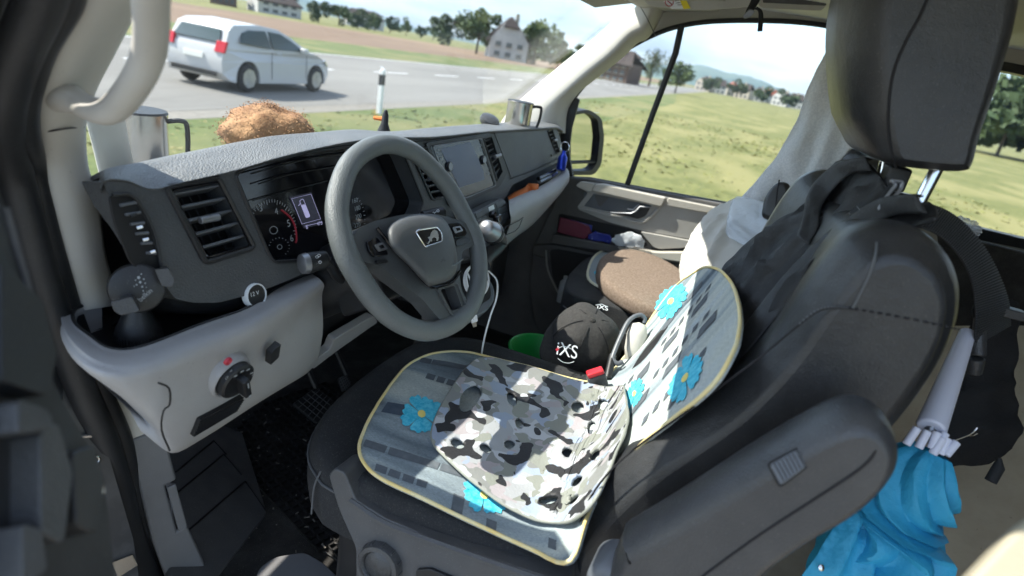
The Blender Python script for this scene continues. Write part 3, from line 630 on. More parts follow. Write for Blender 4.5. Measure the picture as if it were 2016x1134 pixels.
mb = MB(); line(mb, CL, [(572, 391), (610, 382), (629, 431), (592, 441)], .0004, k=.003, closed=True)
line(mb, CL, [(598, 445), (633, 437)], .0004, k=.003)
mb.plate(CL, rc([(590, 404), (598, 402), (608, 426), (600, 429)], 2), .0003, k=.0032); line(mb, CL, rc([(587, 395), (594, 391), (608, 426), (600, 429)], 3), .0005, k=.0034, closed=True); line(mb, CL, [(589, 400), (585, 405)], .0006, k=.0034)
text(mb, '475', CL, (622, 444), (632, 442), .0034); text(mb, '6', CL, (600, 451), (604, 450), .0034); part(mb, 'van_symbol', 'lcd_line', clu, smooth=False)
# centre stack
mb = MB(); mb.plate(DF.off(.006), rc([(838, 281), (966, 261), (976, 275), (1000, 338), (984, 368), (926, 395), (886, 408)], 6), .006, [rc([(846, 287), (944, 272), (974, 365), (921, 387), (888, 396)], 4), [(950, 273), (968, 268), (990, 338), (978, 358)]]); ct = part(mb, 'centre_bezel', 'dash_dark', dash, bevel=.0015)
mb = MB(); mb.plate(DF.off(.004), rc([(847, 288), (944, 273), (973, 365), (921, 386), (889, 395)], 3), .008); ts = part(mb, 'touchscreen', 'screen', dash, bevel=.0008)
mb = MB(); line(mb, DF, rc([(849, 288), (945, 273), (973, 365), (921, 387), (889, 396)], 3), .0012, k=.006, closed=True); part(mb, 'screen_rim', 'satin', ts)
mb = MB(); mb.plate(DF.off(.0048), [(867, 293), (926, 280), (935, 297), (953, 340), (953, 354), (905, 369)], .0006); part(mb, 'screen_image', mat('screen_glow', (.02, .03, .055), .3, emit=((.10, .14, .24), .05)), ts, smooth=False)
for p in ((948, 315), (881, 328)):
    mb = MB(); mb.lathe(DF.at(*p), DF.n, [(.013, 0), (.013, .007), (.012, .010), (0, .010)], 22); k_ = part(mb, 'screen_knob', 'black_gloss', ts)
    mb = MB(); mb.lathe(DF.at(*p)+DF.n*.0105, DF.n, [(.0085, 0), (.0095, .001), (.0105, 0)], 22, cap=False); part(mb, 'knob_ring', 'satin', k_)
mb = MB()
for s_, a, b in (('MENU', (858, 298), (866, 296)), ('APP', (862, 316), (869, 314)), ('CAR', (941, 289), (947, 288)), ('SETUP', (943, 297), (950, 296)), ('NAV', (957, 345), (964, 343)), ('VOICE', (957, 334), (964, 332)), ('RADIO', (858, 304), (867, 302))): 
    mb = MB(); text(mb, s_, DF, a, b, .0056); part(mb, 'screen_label', 'print_dim', ts, smooth=False)
# glovebox lid seam + emblem text
mb = MB(); line(mb, DF, [(972, 262), (1000, 336), (1005, 350)], .0012, k=.002, smooth=3); line(mb, DF, [(1003, 352), (1050, 335), (1106, 308)], .0016, k=.004, smooth=3); part(mb, 'lid_seam', 'recess', dash)
mb = MB(); line(mb, DF, [(1084, 304), (1085, 308)], .0016, k=.002); text(mb, 'AIRBAG', DF, (1088, 307), (1097, 304), .002); part(mb, 'airbag_mark', 'recess', dash, smooth=False)
mb = MB(); line(mb, DF, [(720, 285), (835, 277), (968, 258)], .0016, k=.003, smooth=4); part(mb, 'pad_seam', 'recess', dash)
# climate panel
HV = DF.off(.036)
mb = MB(); mb.plate(HV, rc([(915, 428), (988, 390), (999, 399), (1004, 432), (984, 448), (945, 468), (925, 470)], 5), .03); hv = part(mb, 'climate_panel', 'dash_face', dash, bevel=.003)
for q in ([(935, 420), (972, 402), (975, 411), (938, 430)], [(975, 400), (992, 393), (995, 402), (978, 410)], [(979, 413), (995, 405), (998, 414), (981, 423)], [(982, 425), (998, 417), (1000, 427), (985, 436)], [(939, 433), (957, 424), (960, 440), (942, 448)]):
    mb = MB(); mb.plate(HV, rc(q, 2), .003, k=.002); bt = part(mb, 'climate_button', 'plastic_mid', hv, bevel=.0008)
mb = MB(); mb.plate(HV, [(960, 408), (970, 403), (972, 411), (962, 416)], .001, k=.003); part(mb, 'button_window', 'paper', hv, smooth=False)
for p, r_ in (((974, 431), .011), ((965, 422), .010)):
    mb = MB(); mb.lathe(HV.at(*p), HV.n, [(r_, 0), (r_, .012), (r_*.8, .016), (0, .016)], 20); part(mb, 'climate_knob', 'black_gloss', hv)
mb = MB(); mb.lathe(HV.at(975, 430)+HV.n*.013, HV.n, [(.0105, 0), (.0125, .001), (.0125, .003), (.0105, .004)], 22, cap=False); part(mb, 'knob_ring', 'satin', hv)
# lower grey ledge in front of the passenger
mb = MB(); mb.plate(DF.off(-.10), [(960, 330), (1100, 275), (1128, 290), (1132, 375), (960, 450)], .01); part(mb, 'shelf_back', 'recess', dash, smooth=False)
r0 = [(1002, 395), (1012, 390), (1034, 380), (1059, 370), (1096, 348), (1114, 332), (1120, 338)]
r1 = [(1003, 414), (1014, 404), (1036, 393), (1063, 382), (1100, 358), (1117, 342), (1121, 345)]
r2 = [(1005, 440), (1016, 433), (1038, 420), (1068, 403), (1103, 379), (1118, 355), (1121, 352)]
r3 = [(985, 490), (1000, 478), (1022, 460), (1052, 438), (1098, 388), (1116, 364), (1119, 360)]
mb = MB(); mb.grid([[DF.off(k).at(*p) for p in r_] for r_, k in ((r0, -.03), (r0, .035), (r1, .06), (r2, .065), (r3, .02), ([(p[0]-6, p[1]+5) for p in r3], -.06))], 5, 4)
lg = part(mb, 'passenger_ledge', 'grey_trim', ang=180, label='light grey ledge below the glovebox')
LG = DF.off(.068)
mb = MB(); line(mb, LG, [(998, 446), (1022, 434), (1030, 428)], .0012); line(mb, LG, [(998, 462), (1014, 455), (1022, 447), (1028, 432)], .0012); line(mb, LG, [(962, 500), (985, 468), (996, 446)], .002); line(mb, LG, [(972, 496), (995, 462), (1000, 450)], .0012); part(mb, 'ledge_slots', 'recess', lg)
# dark wall below the ledge, transmission hump, passenger footwell
mb = MB(); mb.box((1.45, 1.225, 1.065), (1.05, .012, .395)); part(mb, 'bulkhead', 'door_dark', smooth=False)
mb = MB(); mb.grid([[V((1.28, y, z)), V((1.30, y-.02, z+.02)), V((1.45, y-.04, z+.02)), V((1.60, y-.02, z+.02)), V((1.62, y, z))] for y, z in ((.60, 1.36), (.58, 1.25), (.62, 1.1), (.66, .95), (.6, .74))], 4, 3); part(mb, 'centre_console', 'door_dark', ang=180)
CP = Pl(P(935, 575, d=1.42), (-.25, -.55, .8))
mb = MB(); mb.plate(CP, rc([(872, 520), (935, 505), (955, 530), (974, 566), (976, 590), (960, 612), (920, 634), (890, 640), (860, 600)], 10), .035); cp = part(mb, 'console_tray', 'plastic_mid', bevel=.006)
mb = MB(); mb.plate(CP, rc([(885, 528), (933, 514), (950, 540), (966, 570), (966, 588), (925, 612), (895, 610)], 8), .002, k=.0015); part(mb, 'tray_liner', 'dash_dark', cp)
mb = MB(); line(mb, CP, [(862, 502), (905, 478), (935, 462)], .012); mb.plate(CP, [(850, 470), (940, 440), (960, 500), (935, 512), (872, 530)], .03, k=.02); part(mb, 'console_front', 'plastic_dark', bevel=.005)
# gear lever
g0 = P(962, 452, d=1.40); ax = (P(945, 440, d=1.33)-P(985, 470, d=1.46)).normalized()
mb = MB(); mb.lathe(g0-ax*.02, ax, [(q*.85, h*.85) for q, h in [(0, .055), (.014, .053), (.021, .048), (.024, .04), (.026, .02), (.029, .005), (.031, -.012), (.029, -.028), (.022, -.04), (.016, -.045)]], 28); gl_ = part(mb, 'gear_lever', 'satin', ang=60)
mb = MB(); mb.lathe(g0-ax*.03, ax, [(.027, .006), (.0285, .002), (.028, -.004), (.026, -.006)], 28); part(mb, 'lever_ring', 'dash_dark', gl_)
mb = MB(); mb.tube(cr([g0-ax*.05, g0-ax*.08+V((0, 0, -.01)), P(945, 512, d=1.45)], 4), [.018]*4+[.024]*4+[.034], 14); part(mb, 'lever_boot', 'dash_dark', gl_)

# ---- driver side lower panel with tray
PZ = Pl((.8, .65, 1.488), (0, 0, 1), up=(0, 1, 0))
A_ = [(200, 596), (150, 612), (147, 640), (180, 668), (220, 692), (282, 687), (396, 643), (489, 610), (540, 575), (577, 556), (612, 542)]
B_ = [(190, 585), (132, 606), (121, 634), (148, 676), (203, 708), (285, 710), (400, 668), (495, 634), (548, 600), (588, 578), (630, 550)]
C_ = [(205, 640), (135, 640), (124, 670), (152, 716), (208, 746), (300, 757), (402, 738), (500, 700), (565, 655), (606, 615), (634, 585)]
D_ = [(270, 700), (215, 715), (222, 760), (258, 800), (306, 846), (338, 892), (402, 862), (498, 800), (560, 762), (600, 738), (617, 722)]
ys = [.84, .80, .765, .70, .635, .605, .597, .597, .605, .615, .625]
rA = [PZ.off(-.006).at(*p) for p in A_]; rB = [PZ.at(*p) for p in B_]; rC = [P(*p, y=y) for p, y in zip(C_, ys)]; rD = [P(*p, y=y+.03) for p, y in zip(D_, ys)]
rAd = [p+V((0, .004, -.05)) for p in rA]
rM = [a.lerp(b, .5)+V((0, -.012, 0)) for a, b in zip(rC, rD)]; rB2 = [a.lerp(b, .3)+V((-.003, -.010, .002)) for a, b in zip(rB, rC)]
mb = MB(); mb.grid([rAd, rA, [a.lerp(b, .3)+V((0, 0, .003)) for a, b in zip(rA, rB)], rB, rB2, rC, rM, rD, [p+V((0, .05, .015)) for p in rD]], 4, 4)
lp = part(mb, 'lower_dash_panel', 'grey_trim', ang=180, label='light grey lower dash panel with storage tray left of the wheel')
mb = MB(); mb.tube(cr([p+V((0, 0, .004)) for p in rA], 4), .0028, 8); part(mb, 'tray_lip', 'dash_dark', lp)
mb = MB(); mb.add([p+V((0, 0, -.045)) for p in rA]+[V((.95, .85, 1.44)), V((.5, .85, 1.44))], [list(range(13))]); mb.add([V((.45, .84, 1.40)), V((.62, .84, 1.40)), V((.62, .84, 1.66)), V((.45, .84, 1.66))], [[0, 1, 2, 3]]); part(mb, 'tray_floor', 'dash_dark', lp, smooth=False)
mb = MB(); mb.grid([[DF.off(-.02).at(*p) for p in ((300, 520), (345, 580), (430, 590), (500, 572), (560, 550), (640, 520))], [DF.off(-.045).at(*p) for p in ((300, 560), (340, 610), (430, 618), (505, 600), (570, 572), (650, 545))], [V((.60, .80, 1.44)), V((.66, .79, 1.44)), V((.72, .78, 1.44)), V((.80, .78, 1.44)), V((.87, .78, 1.44)), V((.98, .78, 1.44))]], 3, 3); part(mb, 'tray_back', 'dash_dark', lp, ang=180)
TB = DF.off(.000); 
mb = MB(); mb.lathe(TB.at(501, 581)+DF.n*.004, DF.n, [(.0205, -.01), (.0205, .001), (.0197, .0025), (.0183, .0025), (.018, 0)], 36, cap=False); so_ = part(mb, 'power_socket', 'white_print', lp)
mb = MB(); mb.lathe(TB.at(501, 581)+DF.n*.004, DF.n, [(.0182, -.001), (.017, .0015), (0, .0015)], 30); part(mb, 'socket_cap', 'dash_dark', so_)
mb = MB(); text(mb, '12 V', TB.off(.0062), (492, 585), (510, 579), .0008); part(mb, 'socket_mark', 'white_print', so_, smooth=False)
def near(o_or_pts, px, py, yy, dn=(-.06, -.97, -.2)): return Pl(P(px, py, y=yy), dn)
PN = Pl(P(460, 746, y=.582), (-.08, -.965, -.25))
mb = MB(); mb.lathe(PN.at(462, 748)-PN.n*.012, PN.n, [(.040, -.012), (.037, .004), (.034, .009), (.0315, .008), (.0305, .002)], 44, cap=False); hs = part(mb, 'light_switch', 'grey_trim', lp)
mb = MB(); mb.lathe(PN.at(463, 747), PN.n, [(.0305, -.005), (.0305, .006), (.027, .009), (.018, .006), (0, .006)], 40); d_ = part(mb, 'switch_dial', 'dash_dark', hs)
c = PN.at(467, 750); dd = (PN.at(474, 782)-PN.at(463, 722)).normalized(); e = PN.n.cross(dd)
mb = MB(); mb.box(c+PN.n*.014, (.022, .0062, .010), (dd, e, PN.n)); part(mb, 'switch_grip', 'dash_dark', hs, bevel=.003)
mb = MB(); mb.box(c+PN.n*.0255-dd*.012, (.006, .0009, .0004), (dd, e, PN.n)); mb.box(c+PN.n*.0255+dd*.018, (.002, .002, .0004), (dd, e, PN.n)); text(mb, '0', PN, (434, 742), (439, 740), .009); text(mb, 'A', PN, (443, 727), (448, 725), .009)
for a in (60, 90, 120, 20): p = PN.at(463, 747)+(PN.r*math.cos(R(a))+PN.u*math.sin(R(a)))*.0235+PN.n*.009; mb.box(p, (.003, .0012, .0003), (PN.r, PN.u, PN.n))
text(mb, 'D', PN, (487, 734), (492, 732), .009); part(mb, 'switch_marks', 'print_dim', hs, smooth=False)
mb = MB(); mb.lathe(PN.at(447, 710), PN.n, [(.0065, 0), (.0065, .003), (.0055, .0045), (.0035, .002), (0, .002)], 20); part(mb, 'red_plug', 'print_red', lp)
PN2 = Pl(P(538, 692, y=.582), (-.02, -.97, -.22))
mb = MB(); mb.plate(PN2, rc([(529, 692), (548, 673), (544, 700), (527, 716)], 3), .012, k=.006); part(mb, 'level_switch', 'dash_dark', lp, bevel=.0015)
mb = MB(); mb.plate(PN, rc([(390, 824), (478, 779), (462, 806), (376, 858)], 3), .012, k=.004); gr_ = part(mb, 'lower_grille', 'recess', lp, bevel=.001)
for i in range(6):
    t = (i+.5)/6; mb = MB(); line(mb, PN, [(390+(-14)*t, 826+32*t), (477-15*t, 782+25*t)], .0012, k=.005); part(mb, 'grille_bar', 'dash_dark', gr_)
mb = MB(); line(mb, PN, [(316, 757), (337, 768), (338, 800), (326, 812), (322, 850), (338, 890)], .0014, k=-.004, smooth=3); part(mb, 'panel_seam', 'recess', lp)
# knee area right of the panel
mb = MB(); mb.plate(Pl((.95, .66, 1.4), (-.05, -.95, -.3)), rc([(606, 560), (700, 520), (800, 600), (745, 640), (690, 655), (655, 700), (612, 720)], 6), .02); part(mb, 'knee_panel', 'dash_dark', bevel=.004)
mb = MB(); mb.plate(Pl((.95, .62, 1.4), (-.05, -.95, -.3)), rc([(615, 712), (650, 688), (658, 668), (735, 622), (745, 634), (660, 694), (616, 728)], 5), .02); part(mb, 'knee_trim', 'grey_trim', bevel=.004)
# ---- steering column, stalks and wheel
WP = Pl((.95, .455, 1.585), (-.073, -.827, .558))
wc = WP.p0
mb = MB(); mb.tube([wc-WP.n*.03, wc-WP.n*.09, wc-WP.n*.30], [.05, .062, .075], 20); mb.box(wc-WP.n*.14-WP.u*.03, (.055, .05, .06), (WP.r, WP.u, WP.n)); part(mb, 'steering_column', 'dash_dark', bevel=.01)
a = P(600, 519, d=1.0); b = P(642, 511, d=1.03); c = P(672, 548, d=1.12)
mb = MB(); mb.tube(cr([b, P(655, 530, d=1.06), c, P(720, 540, d=1.28)], 4), [.009]*8+[.011]*4+[.011], 12); st = part(mb, 'light_stalk', 'dash_dark')
mb = MB(); mb.tube([a, a.lerp(b, .25), b], [.015, .016, .0145], 20, flat=1.15); part(mb, 'stalk_head', 'dash_dark', st, bevel=.004)
mb = MB(); mb.tube([a.lerp(b, -.18), a.lerp(b, -.14), a.lerp(b, .1), a.lerp(b, .12)], [.013, .0155, .0167, .016], 24, flat=1.12); part(mb, 'stalk_cap', 'satin', st)
SP = Pl(b.lerp(a, .4)+(CAM-a).normalized()*.0185, (CAM-a))
mb = MB()
for p in ((616, 508), (624, 506), (621, 518), (630, 516), (628, 503)): line(mb, SP, ell(p[0], p[1], 3, 2.5, n=8), .0004, closed=True)
part(mb, 'stalk_marks', 'white_print', st)
a = P(872, 420, d=1.36); b = P(832, 426, d=1.33)
mb = MB(); mb.tube([b, a], [.012, .016], 14); s2 = part(mb, 'wiper_stalk', 'dash_dark')
SP = Pl(a.lerp(b, .3)+(CAM-a).normalized()*.018, (CAM-a))
mb = MB(); text(mb, 'o-o', SP, (852, 424), (866, 416), .001); part(mb, 'stalk_marks', 'white_print', s2, smooth=False)
rim = [(664, 403), (676, 350), (697, 314), (732, 290), (770, 284), (815, 300), (857, 338), (890, 380), (916, 428), (936, 472), (943, 520), (940, 565), (926, 603), (902, 630), (872, 646), (838, 652), (801, 642), (767, 621), (735, 588), (706, 545), (682, 500), (668, 452)]
pts = cr([WP.at(*p) for p in rim], 7, True); rad = []
for i, p in enumerate(pts): rad.append(.0185+.0025*math.sin(2*math.pi*i/len(pts)-.9)**2)
wheel = thing('steering_wheel', None, None, wc); wheel.parent = van; wheel.matrix_parent_inverse = Matrix.Translation(-van.location); wheel['label'] = 'grey steering wheel with flat bottom'
mb = MB(); mb.tube(pts, rad, 20, closed=True, flat=.86, up=WP.n); rimo = part(mb, 'rim', 'wheel_grain', wheel, ang=180)
mb = MB(); mb.plate(WP, rc([(688, 470), (700, 452), (735, 436), (790, 424), (850, 422), (905, 436), (922, 448), (934, 474), (925, 488), (906, 494), (900, 540), (904, 572), (922, 606), (905, 630), (872, 640), (856, 626), (826, 590), (780, 556), (742, 524), (712, 518), (700, 505)], 9), .028, [rc([(862, 572), (889, 563), (905, 607), (884, 614)], 4)], k=.006); part(mb, 'spoke', 'wheel_hub', wheel, bevel=.006)
mb = MB(); mb.plate(WP, rc([(858, 568), (892, 558), (910, 610), (882, 620)], 4), .004, k=-.018); part(mb, 'spoke_recess', 'recess', wheel)
mb = MB(); line(mb, WP, rc([(854, 570), (893, 558), (914, 610), (884, 624)], 6), .0022, k=.007, closed=True); part(mb, 'spoke_edge', 'wheel_hub', wheel)
ab = [(768, 446), (790, 430), (828, 422), (862, 426), (878, 438), (891, 466), (899, 507), (896, 535), (880, 552), (849, 561), (836, 556), (803, 521), (773, 491), (764, 466)]
# soft domed airbag cover
ctr = V((830, 488)); k = MB(); rings = []
for s_, h in ((1.02, .004), (1.02, .022), (.97, .032), (.86, .038), (.6, .042), (.3, .0435), (.04, .044)):
    rings.append([WP.off(h).at(*(ctr+(V(p)-ctr)*s_)) for p in cr([V((*q, 0)) for q in ab], 4, True) for p in [(p.x, p.y)]])
n_ = len(rings[0]); vs = [p for r_ in rings for p in r_]; L_ = len(rings)
k.add(vs, [[i*n_+j, i*n_+(j+1) % n_, (i+1)*n_+(j+1) % n_, (i+1)*n_+j] for i in range(L_-1) for j in range(n_)]+[[(L_-1)*n_+j for j in range(n_)]])
air = part(k, 'airbag_cover', 'wheel_hub', wheel, ang=180)
AP = WP.off(.042)
mb = MB(); line(mb, WP, [(777, 462), (797, 492), (825, 520), (845, 532), (865, 532), (883, 520)], .0014, k=.0365, smooth=4); part(mb, 'cover_crease', 'wheel_grain', air)
mb = MB(); line(mb, WP, [(735, 452), (768, 494), (800, 526), (834, 562), (849, 567), (882, 558), (899, 536)], .0032, k=.009, smooth=5); part(mb, 'hub_gap', 'black_gloss', wheel)
em = rc([(816, 458), (824, 453), (857, 448), (866, 459), (868, 476), (836, 487), (832, 483)], 4)
mb = MB(); mb.plate(AP, em, .003, k=.002); eb = part(mb, 'emblem', 'black_gloss', wheel, bevel=.0008)
mb = MB(); mb.tube([AP.at(*p)+AP.n*.003 for p in em], .0016, 8, closed=True); part(mb, 'emblem_rim', 'chrome', wheel)
mb = MB(); mb.plate(AP, [(838, 481), (843, 474), (841.5, 470), (839, 469), (844, 466), (845.5, 460), (849, 455), (853, 453), (858, 456), (860.5, 463), (861, 470), (860, 474.5), (856.5, 475.5), (857, 471), (853, 468.5), (849, 469.5), (847.5, 472), (848.5, 476), (845, 477), (845.5, 474), (841, 482)], .001, k=.0035); part(mb, 'lion_figure', 'chrome', wheel, bevel=.0003)
mb = MB(); text(mb, 'AIRBAG', WP.off(.0405), (857, 521), (876, 514), .0016); part(mb, 'airbag_mark', 'dash_dark', air, smooth=False)
for q, sq in (([(721, 476), (740, 466), (757, 488), (764, 502), (736, 506), (726, 494)], [(733, 484), (749, 478), (759, 492), (742, 497)]), ([(882, 440), (902, 438), (914, 448), (919, 460), (914, 466), (892, 470)], [(887, 449), (902, 446), (908, 456), (893, 461)]), ([(895, 474), (916, 466), (926, 472), (922, 478), (898, 486)], None), ([(740, 512), (760, 511), (764, 517), (742, 521)], None)):
    mb = MB(); mb.plate(WP.off(.012), rc(q, 4), .006, k=.002); bp_ = part(mb, 'button_pad', 'black_gloss' if sq else 'dash_dark', wheel, bevel=.0015)
    if sq:
        mb = MB(); mb.plate(WP.off(.012), rc(sq, 2), .003, [rc([(V(sq[0])*(1-t)+V(s_)*t)[:] for s_, t in ()], 1)] if False else (), k=.006); part(mb, 'button_square', 'satin', wheel, bevel=.0008)
        cc = sum((V(p) for p in sq), V((0, 0)))/4; mb = MB(); mb.plate(WP.off(.012), [tuple(cc+(V(p)-cc)*.45) for p in sq], .002, k=.0072); part(mb, 'button_centre', 'black_gloss', wheel, bevel=.0005)

# ---- left pillar, grab handle, door seals
Lb = [(160, -60), (146, 0), (99, 81), (72, 158), (64, 212), (67, 261), (81, 317), (99, 400), (128, 503), (160, 612)]
Rb = [(300, -60), (268, 20), (225, 105), (192, 168), (172, 222), (167, 262), (172, 330), (195, 400), (208, 503), (236, 600)]
rows = [[PW(a[0]-6, a[1], -.03), PW(*a, .0), PW(a[0]*.86+b_[0]*.14, a[1]*.86+b_[1]*.14, .013), PW(a[0]*.45+b_[0]*.55, a[1]*.45+b_[1]*.55, .02), PW(a[0]*.08+b_[0]*.92, a[1]*.08+b_[1]*.92, .012), PW(*b_, .0), PW(b_[0]+3, b_[1], -.05)] for a, b_ in zip(Lb, Rb)]
mb = MB(); mb.grid(rows, 5, 3); lpil = part(mb, 'left_pillar_trim', 'beige', ang=180)
mb = MB(); mb.tube(cr([PW(67, 261, .003), PW(100, 258, .018), PW(130, 253, .022), PW(165, 250, .004)], 3), .0011, 6); part(mb, 'trim_joint', 'recess', lpil)
hp = [(300, -70), (297, 0), (298, 50), (293, 105), (272, 155), (237, 203), (208, 220), (176, 213), (140, 195), (112, 184)]
hk = [.10, .10, .10, .10, .10, .09, .08, .06, .03, .0]
pts = cr([PW(*p, k=k_) for p, k_ in zip(hp, hk)], 6); rad = [.013]*len(pts)
for i in range(len(pts)): t = i/len(pts); rad[i] = .0150-.002*max(0, t-.6)/.4+.010*max(0, t-.82)/.18
mb = MB(); mb.tube(pts, rad, 18, flat=1.0); gh = part(mb, 'grab_handle', 'beige', lpil, ang=180)
# outer windscreen pillar glimpsed beside the left mug
mb = MB(); mb.grid([[PW(168, 236, -.10), PW(176, 236, -.08), PW(238, 232, -.08), PW(246, 232, -.12)], [PW(182, 290, -.10), PW(190, 290, -.08), PW(248, 286, -.08), PW(256, 286, -.12)], [PW(196, 350, -.10), PW(204, 350, -.08), PW(260, 342, -.08), PW(268, 342, -.12)]], 4, 4); part(mb, 'windscreen_corner_trim', 'beige', ang=180)
S1 = [(118, -60), (128, 0), (80, 85), (54, 160), (45, 215), (48, 265), (63, 325), (82, 410), (108, 510), (148, 640), (193, 760), (238, 860), (264, 965), (290, 1060), (325, 1140), (350, 1200)]
S1 = [(135, -60)] + S1[1:]
S2 = [(95, -60), (82, 0), (38, 100), (14, 180), (8, 230), (12, 290), (30, 350), (52, 430), (82, 540), (122, 660), (163, 770), (205, 865), (238, 965), (262, 1060), (296, 1140), (320, 1200)]
def yy(py): return .80
mb = MB(); mb.tube(cr([PW(*p, .015, yl=.84) for p in S1], 5), .0165, 12); part(mb, 'door_seal', 'rubber')
mb = MB(); mb.tube(cr([PW(*p, .015, yl=.83) for p in S2], 5), .021, 12); part(mb, 'door_seal', 'rubber')
S3 = [(30, -60), (20, 0), (-20, 100), (-40, 200), (-30, 300), (5, 400), (45, 500), (85, 620), (122, 720), (160, 820), (205, 960), (235, 1080), (262, 1200)]
mb = MB(); mb.grid([[PW(*p, -.005, yl=.84) for p in S3], [PW(p[0]-150, p[1]+10, .04, yl=.84) for p in S3]], 4, 4); part(mb, 'body_pillar', 'paint_dark', ang=180)
# kick panel and sill trim
KP = Pl(P(300, 900, y=.80), (-.45, -.88, .1))
mb = MB(); mb.plate(KP, [(222, 772), (262, 790), (310, 850), (256, 870)], .01, k=-.004); part(mb, 'body_corner', 'beige', bevel=.002)
mb = MB(); mb.plate(KP, [(255, 868), (306, 848), (333, 886), (349, 945), (326, 957), (349, 1046), (370, 1036), (402, 1106), (430, 1200), (350, 1200), (300, 1066), (276, 968)], .03); kp = part(mb, 'kick_panel', 'kick_grey', label='grey kick panel beside the footwell', bevel=.006)
mb = MB(); mb.plate(KP, [(327, 958), (345, 950), (368, 1034), (351, 1045)], .008, k=.006); part(mb, 'panel_clip', 'kick_grey', kp, bevel=.003)
# ---- floor and footwell
mb = MB(); mb.box((1.40, .4, .70), (1.0, 1.05, .04)); part(mb, 'cab_floor', 'carpet', smooth=False)
FP = Pl(P(430, 960, d=1.45), (.35, -.35, .87))
mb = MB(); mb.plate(FP, rc([(300, 870), (420, 830), (478, 850), (527, 1010), (430, 1134), (400, 1200), (330, 1200), (340, 960)], 10), .02); ft = part(mb, 'footrest', 'foot_panel', bevel=.005)
mb = MB(); line(mb, FP, [(330, 985), (440, 895), (475, 935)], .002, k=.001); line(mb, FP, [(350, 1062), (482, 948), (523, 1005)], .002, k=.001); line(mb, FP, [(345, 930), (420, 868), (445, 895)], .002, k=.001); part(mb, 'footrest_groove', 'recess', ft)
mb = MB(); mb.plate(Pl(P(560, 1120, d=1.3), (0, -.1, 1)), rc([(490, 1180), (510, 1118), (540, 1096), (600, 1086), (640, 1110), (680, 1150), (700, 1220), (480, 1230)], 12), .01); part(mb, 'door_step', 'kick_grey', bevel=.003)
# rubber mat with square cells
fm_ = thing('floor_mat', 'black rubber floor mat with square cells and grit in the driver footwell', 'floor mat', P(600, 950, z=.745))
FM = Pl((1.1, .75, .748), (0, 0, 1), up=(0, 1, 0))
mb = MB(); mo = rc([(440, 870), (520, 800), (690, 740), (760, 790), (780, 1100), (760, 1134), (690, 1120), (600, 1060), (500, 940)], 12); mb.plate(FM, mo, .006); mb.build('mat_base', 'mat_rubber', fm_, bevel=.002)
mb = MB(); o0 = FM.at(560, 930); ua = (FM.at(640, 1010)-o0).normalized(); ub = zz.cross(ua)
for i in range(-22, 23):
    for j in range(-14, 15):
        c = o0+ua*(i*.024)+ub*(j*.024); rr_ = c-CAM; cc = rr_.dot(fw); a = F*rr_.dot(rr)/cc; b = -F*rr_.dot(uu)/cc
        px, py = CX+a*math.cos(PHI)-b*math.sin(PHI), CY+a*math.sin(PHI)+b*math.cos(PHI)
        ins = False
        for q in range(len(mo)):
            x1, y1 = mo[q][:2]; x2, y2 = mo[q-1][:2]
            if (y1 > py) != (y2 > py) and px < (x2-x1)*(py-y1)/(y2-y1)+x1: ins = not ins
        if ins:
            for (dx, dy, hx, hy) in ((.0105, 0, .0012, .0105), (-.0105, 0, .0012, .0105), (0, .0105, .0105, .0012), (0, -.0105, .0105, .0012)): mb.box(c+ua*dx+ub*dy+zz*.003, (hx, hy, .004+.001*((i+j) % 2)), (ua, ub, zz))
mb.build('mat_cell', 'mat_rubber', fm_, smooth=False)['kind'] = 'stuff'
mb = MB(); rnd = random.Random(3)
for i in range(80):
    c = FM.at(rnd.uniform(450, 770), rnd.uniform(800, 1110)); d = V((rnd.gauss(0, 1), rnd.gauss(0, 1), 0)).normalized(); s_ = rnd.uniform(.0006, .0018); mb.box(c+zz*.009, (s_*rnd.uniform(1, 5), s_, s_*.6), (d, zz.cross(d), zz))
solo(mb.build('grit', 'gravel', smooth=False), 'pale straw bits and grit scattered over the black rubber mat', 'grit', kind='stuff')
for q, d_ in ([(578, 795), (622, 763), (657, 790), (626, 834)], 1.62), ([(666, 745), (682, 737), (692, 755), (677, 772)], 1.78):
    pp_ = Pl(P(*q[0], d=d_), (-.1, -.75, .65)); mb = MB(); mb.plate(pp_, rc(q, 6), .012); pe = part(mb, 'pedal', 'dash_dark', bevel=.003)
    mb = MB()
    for t in (.2, .4, .6, .8):
        a, b, c, d = [V(p) for p in q]; line(mb, pp_, [a.lerp(b, t), d.lerp(c, t)], .0012, k=.001); line(mb, pp_, [a.lerp(d, t), b.lerp(c, t)], .0012, k=.001)
    part(mb, 'pedal_grooves', 'seat_shell', pe)
    mb = MB(); c = pp_.at(*q[1]); mb.tube([c, c+V((0, .12, .2))], .008, 8); part(mb, 'pedal_arm', 'dash_dark', pe)

